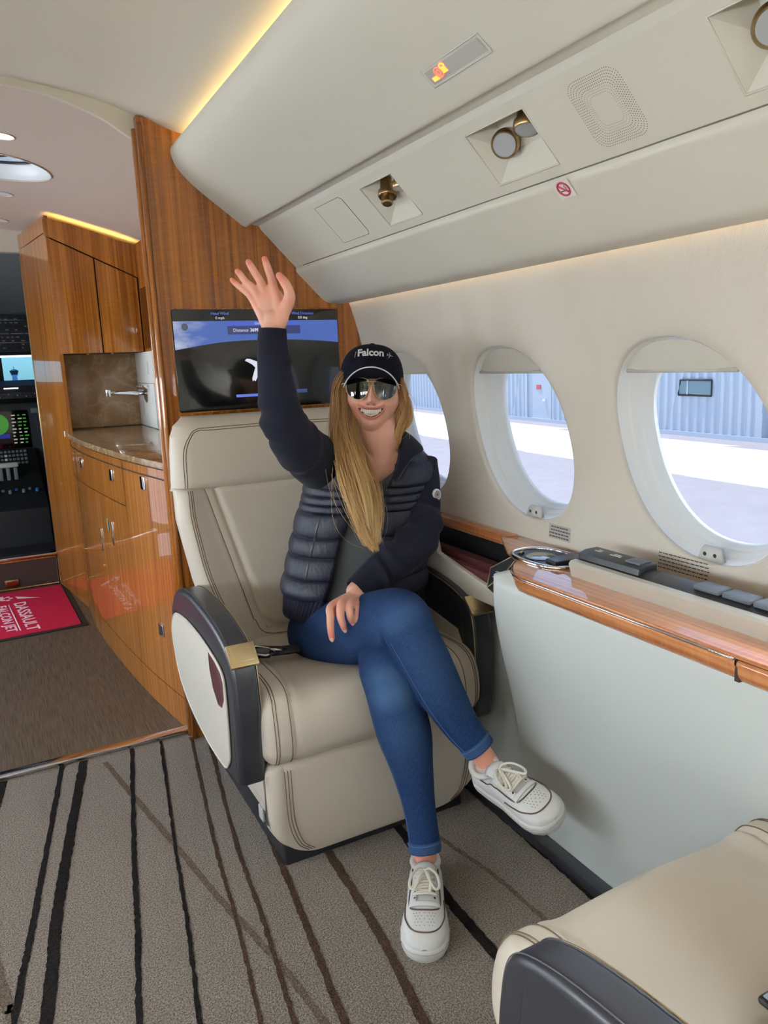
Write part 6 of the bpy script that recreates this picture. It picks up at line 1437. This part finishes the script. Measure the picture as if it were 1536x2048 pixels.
# ---------------------------------------------------------------- hair
M_hair = mat('blonde_hair', rgb(190, 146, 92), rough=.42, spec=.4)
n, l, b = nodes(M_hair); at_ = n.new('ShaderNodeAttribute'); at_.attribute_name = 'tint'; sp_ = n.new('ShaderNodeSeparateColor'); l.new(at_.outputs['Color'], sp_.inputs[0])
r = ramp(n, [(.0, rgb(104, 72, 42)), (.45, rgb(168, 124, 74)), (1.0, rgb(226, 190, 130))]); l.new(sp_.outputs[0], r.inputs[0]); l.new(r.outputs[0], b.inputs['Base Color'])
def strands(name, guide, N, spread=1.0, thick=.0009, flat=.55, side=None, t_lo=0, wave=.006, nseg=34, tone=(0, 1)):
    """many tapered strands following a guide [(x,y,z,radius)]"""
    V = []; F = []; T = []; q = cr(guide, nseg); p, rr = q[:, :3], q[:, 3]
    tt = np.gradient(p, axis=0); tt /= np.linalg.norm(tt, axis=1)[:, None]; side = ER if side is None else ft(side)
    u = side - tt * (tt @ side)[:, None]; u /= np.linalg.norm(u, axis=1)[:, None]; v = np.cross(tt, u)
    for k in range(N):
        a = rng.uniform(0, 2 * math.pi); rad = math.sqrt(rng.uniform(0, 1)) * spread; e = int(nseg * min(1, rng.uniform(.72, 1.05))); e = max(10, min(nseg, e)); a2 = a + rng.normal(0, .5)
        ph1, ph2 = rng.uniform(0, 6.28, 2); am = abs(rng.normal(0, wave)); base = rng.uniform(-.18, .18); sgn = np.linspace(0, 1, nseg)
        ang = a + (a2 - a) * sgn; off = (np.cos(ang) * rad * rr)[:, None] * u + (np.sin(ang) * rad * flat * rr)[:, None] * v
        off += (am * np.sin(sgn * 7 + ph1) * np.clip(sgn * 3, 0, 1))[:, None] * u + (am * .5 * np.sin(sgn * 6 + ph2) * np.clip(sgn * 3, 0, 1))[:, None] * v
        c = (p + off)[:e]; th = thick * rng.uniform(.6, 1.3) * np.interp(np.linspace(0, 1, e), [0, .7, 1], [1, .9, .15])
        vv, ff = tube_data(c, th, 4); b0 = len(V); V += vv; F += [tuple(i + b0 for i in f) for f in ff]
        T += [np.clip(tone[0] + (tone[1] - tone[0]) * (j // 4) / nseg + base, 0, 1) for j in range(len(vv))]
    o = mesh_obj(name, V, F, M_hair, PP); T = np.array(T); set_tint(o.data, np.stack([T, T, T], 1)); return o
def lockmesh(rows, flat, side=None, n=40, seg=20):
    q = cr(rows, n); p, rr = q[:, :3], q[:, 3] * .82; tt = np.gradient(p, axis=0); tt /= np.linalg.norm(tt, axis=1)[:, None]; side = ER if side is None else ft(side)
    u = side - tt * (tt @ side)[:, None]; u /= np.linalg.norm(u, axis=1)[:, None]; v = np.cross(tt, u); V = []; F = []
    for i in range(n):
        for j in range(seg): a = 2 * math.pi * j / seg; V.append(p[i] + u[i] * math.cos(a) * rr[i] + v[i] * math.sin(a) * rr[i] * flat)
    for i in range(n - 1):
        for j in range(seg): F.append((i * seg + j, i * seg + (j + 1) % seg, (i + 1) * seg + (j + 1) % seg, (i + 1) * seg + j))
    F.append(tuple(range(seg))[::-1]); F.append(tuple((n - 1) * seg + j for j in range(seg))); return V, F, np.repeat(np.linspace(.05, .75, n), seg)
def clumps(name, rows, K, per, spread, flat, thick, tone, clump=.30, wave=.011, seed=1):
    """locks made of sub-bundles, each with its own path and tone"""
    global rng
    keep = rng; rng = np.random.RandomState(seed); q = np.array(rows, float); m = len(q); tt = np.gradient(q[:, :3], axis=0); tt /= np.linalg.norm(tt, axis=1)[:, None]
    u = ER - tt * (tt @ ER)[:, None]; u /= np.linalg.norm(u, axis=1)[:, None]; v = np.cross(tt, u)
    for k in range(K):
        a = 2 * math.pi * (k + rng.uniform(-.3, .3)) / K * 2.4; rad = spread * math.sqrt(rng.uniform(.05, 1)); ph = rng.uniform(0, 6.28); g = []
        for i in range(m):
            s_ = i / (m - 1); w_ = wave * math.sin(s_ * 6 + ph) * min(1, s_ * 3); rr = q[i, 3]
            c = q[i, :3] + u[i] * (math.cos(a + s_ * .8) * rad * rr * .8 + w_) + v[i] * (math.sin(a + s_ * .8) * rad * rr * flat + w_ * .4); g.append((*c, rr * clump * (1 if s_ < .8 else .8) + .0012))
        e = max(5, int(round(m * rng.uniform(.72, 1.0)))); g = g[:e] + [(*(np.array(g[e - 1][:3]) + (np.array(g[e - 1][:3]) - np.array(g[e - 2][:3])) * .35), .0015)]
        dt = rng.uniform(-.14, .14); s_ = strands(name, g, per, 1.0, thick, .8, tone=(tone[0] + dt, tone[1] + dt), wave=.0025, nseg=30); s_['kind'] = 'stuff'
    rng = keep
HL2 = [(*HP(-.062, .030, .050), .016)] + HAIRL; HR2 = [(*HP(.062, .028, .050), .010)] + [(a, b_, c, r_ * .72) for a, b_, c, r_ in HAIRR]
for rows, fl, tone, K, per, sd in ((HL2, .40, (.02, 1.0), 26, 80, 3), (HR2, .8, (.15, .8), 9, 60, 5)):
    V, F, T = lockmesh([(a, b_, c, r_ * .86) for a, b_, c, r_ in rows], fl); o = mesh_obj('hair_lock', V, F, M_hair, PP); set_tint(o.data, np.stack([T * .7] * 3, 1))
    clumps('hair_strands', rows, K, per, .95, fl + .12, .00075, tone, seed=sd)
# hair at the back of the head under the cap
bk = [(*HP(0, -.095, .0), .05), (*HP(0, -.10, -.06), .055), (*HP(-.01, -.085, -.12), .05), (*HP(-.03, -.05, -.17), .04)]
V, F, T = lockmesh(bk, .6); o = mesh_obj('hair_lock', V, F, M_hair, PP); set_tint(o.data, np.stack([T] * 3, 1))
sl = [(*HP(-.078, .012, .02), .016), (*HP(-.080, .016, -.03), .020), (*HP(-.078, .02, -.08), .026), (*HP(-.072, .02, -.14), .034)]
s_ = strands('hair_strands', sl, 260, 1.0, .0011, .6, tone=(.05, .4)); s_['kind'] = 'stuff'
# stray wisps
ws_ = []
for rows, N in ((HL2, 40), (HR2, 16)): s_ = strands('hair_wisps', rows, N, 1.45, .0005, .7, wave=.012, tone=(.4, 1)); s_['kind'] = 'stuff'
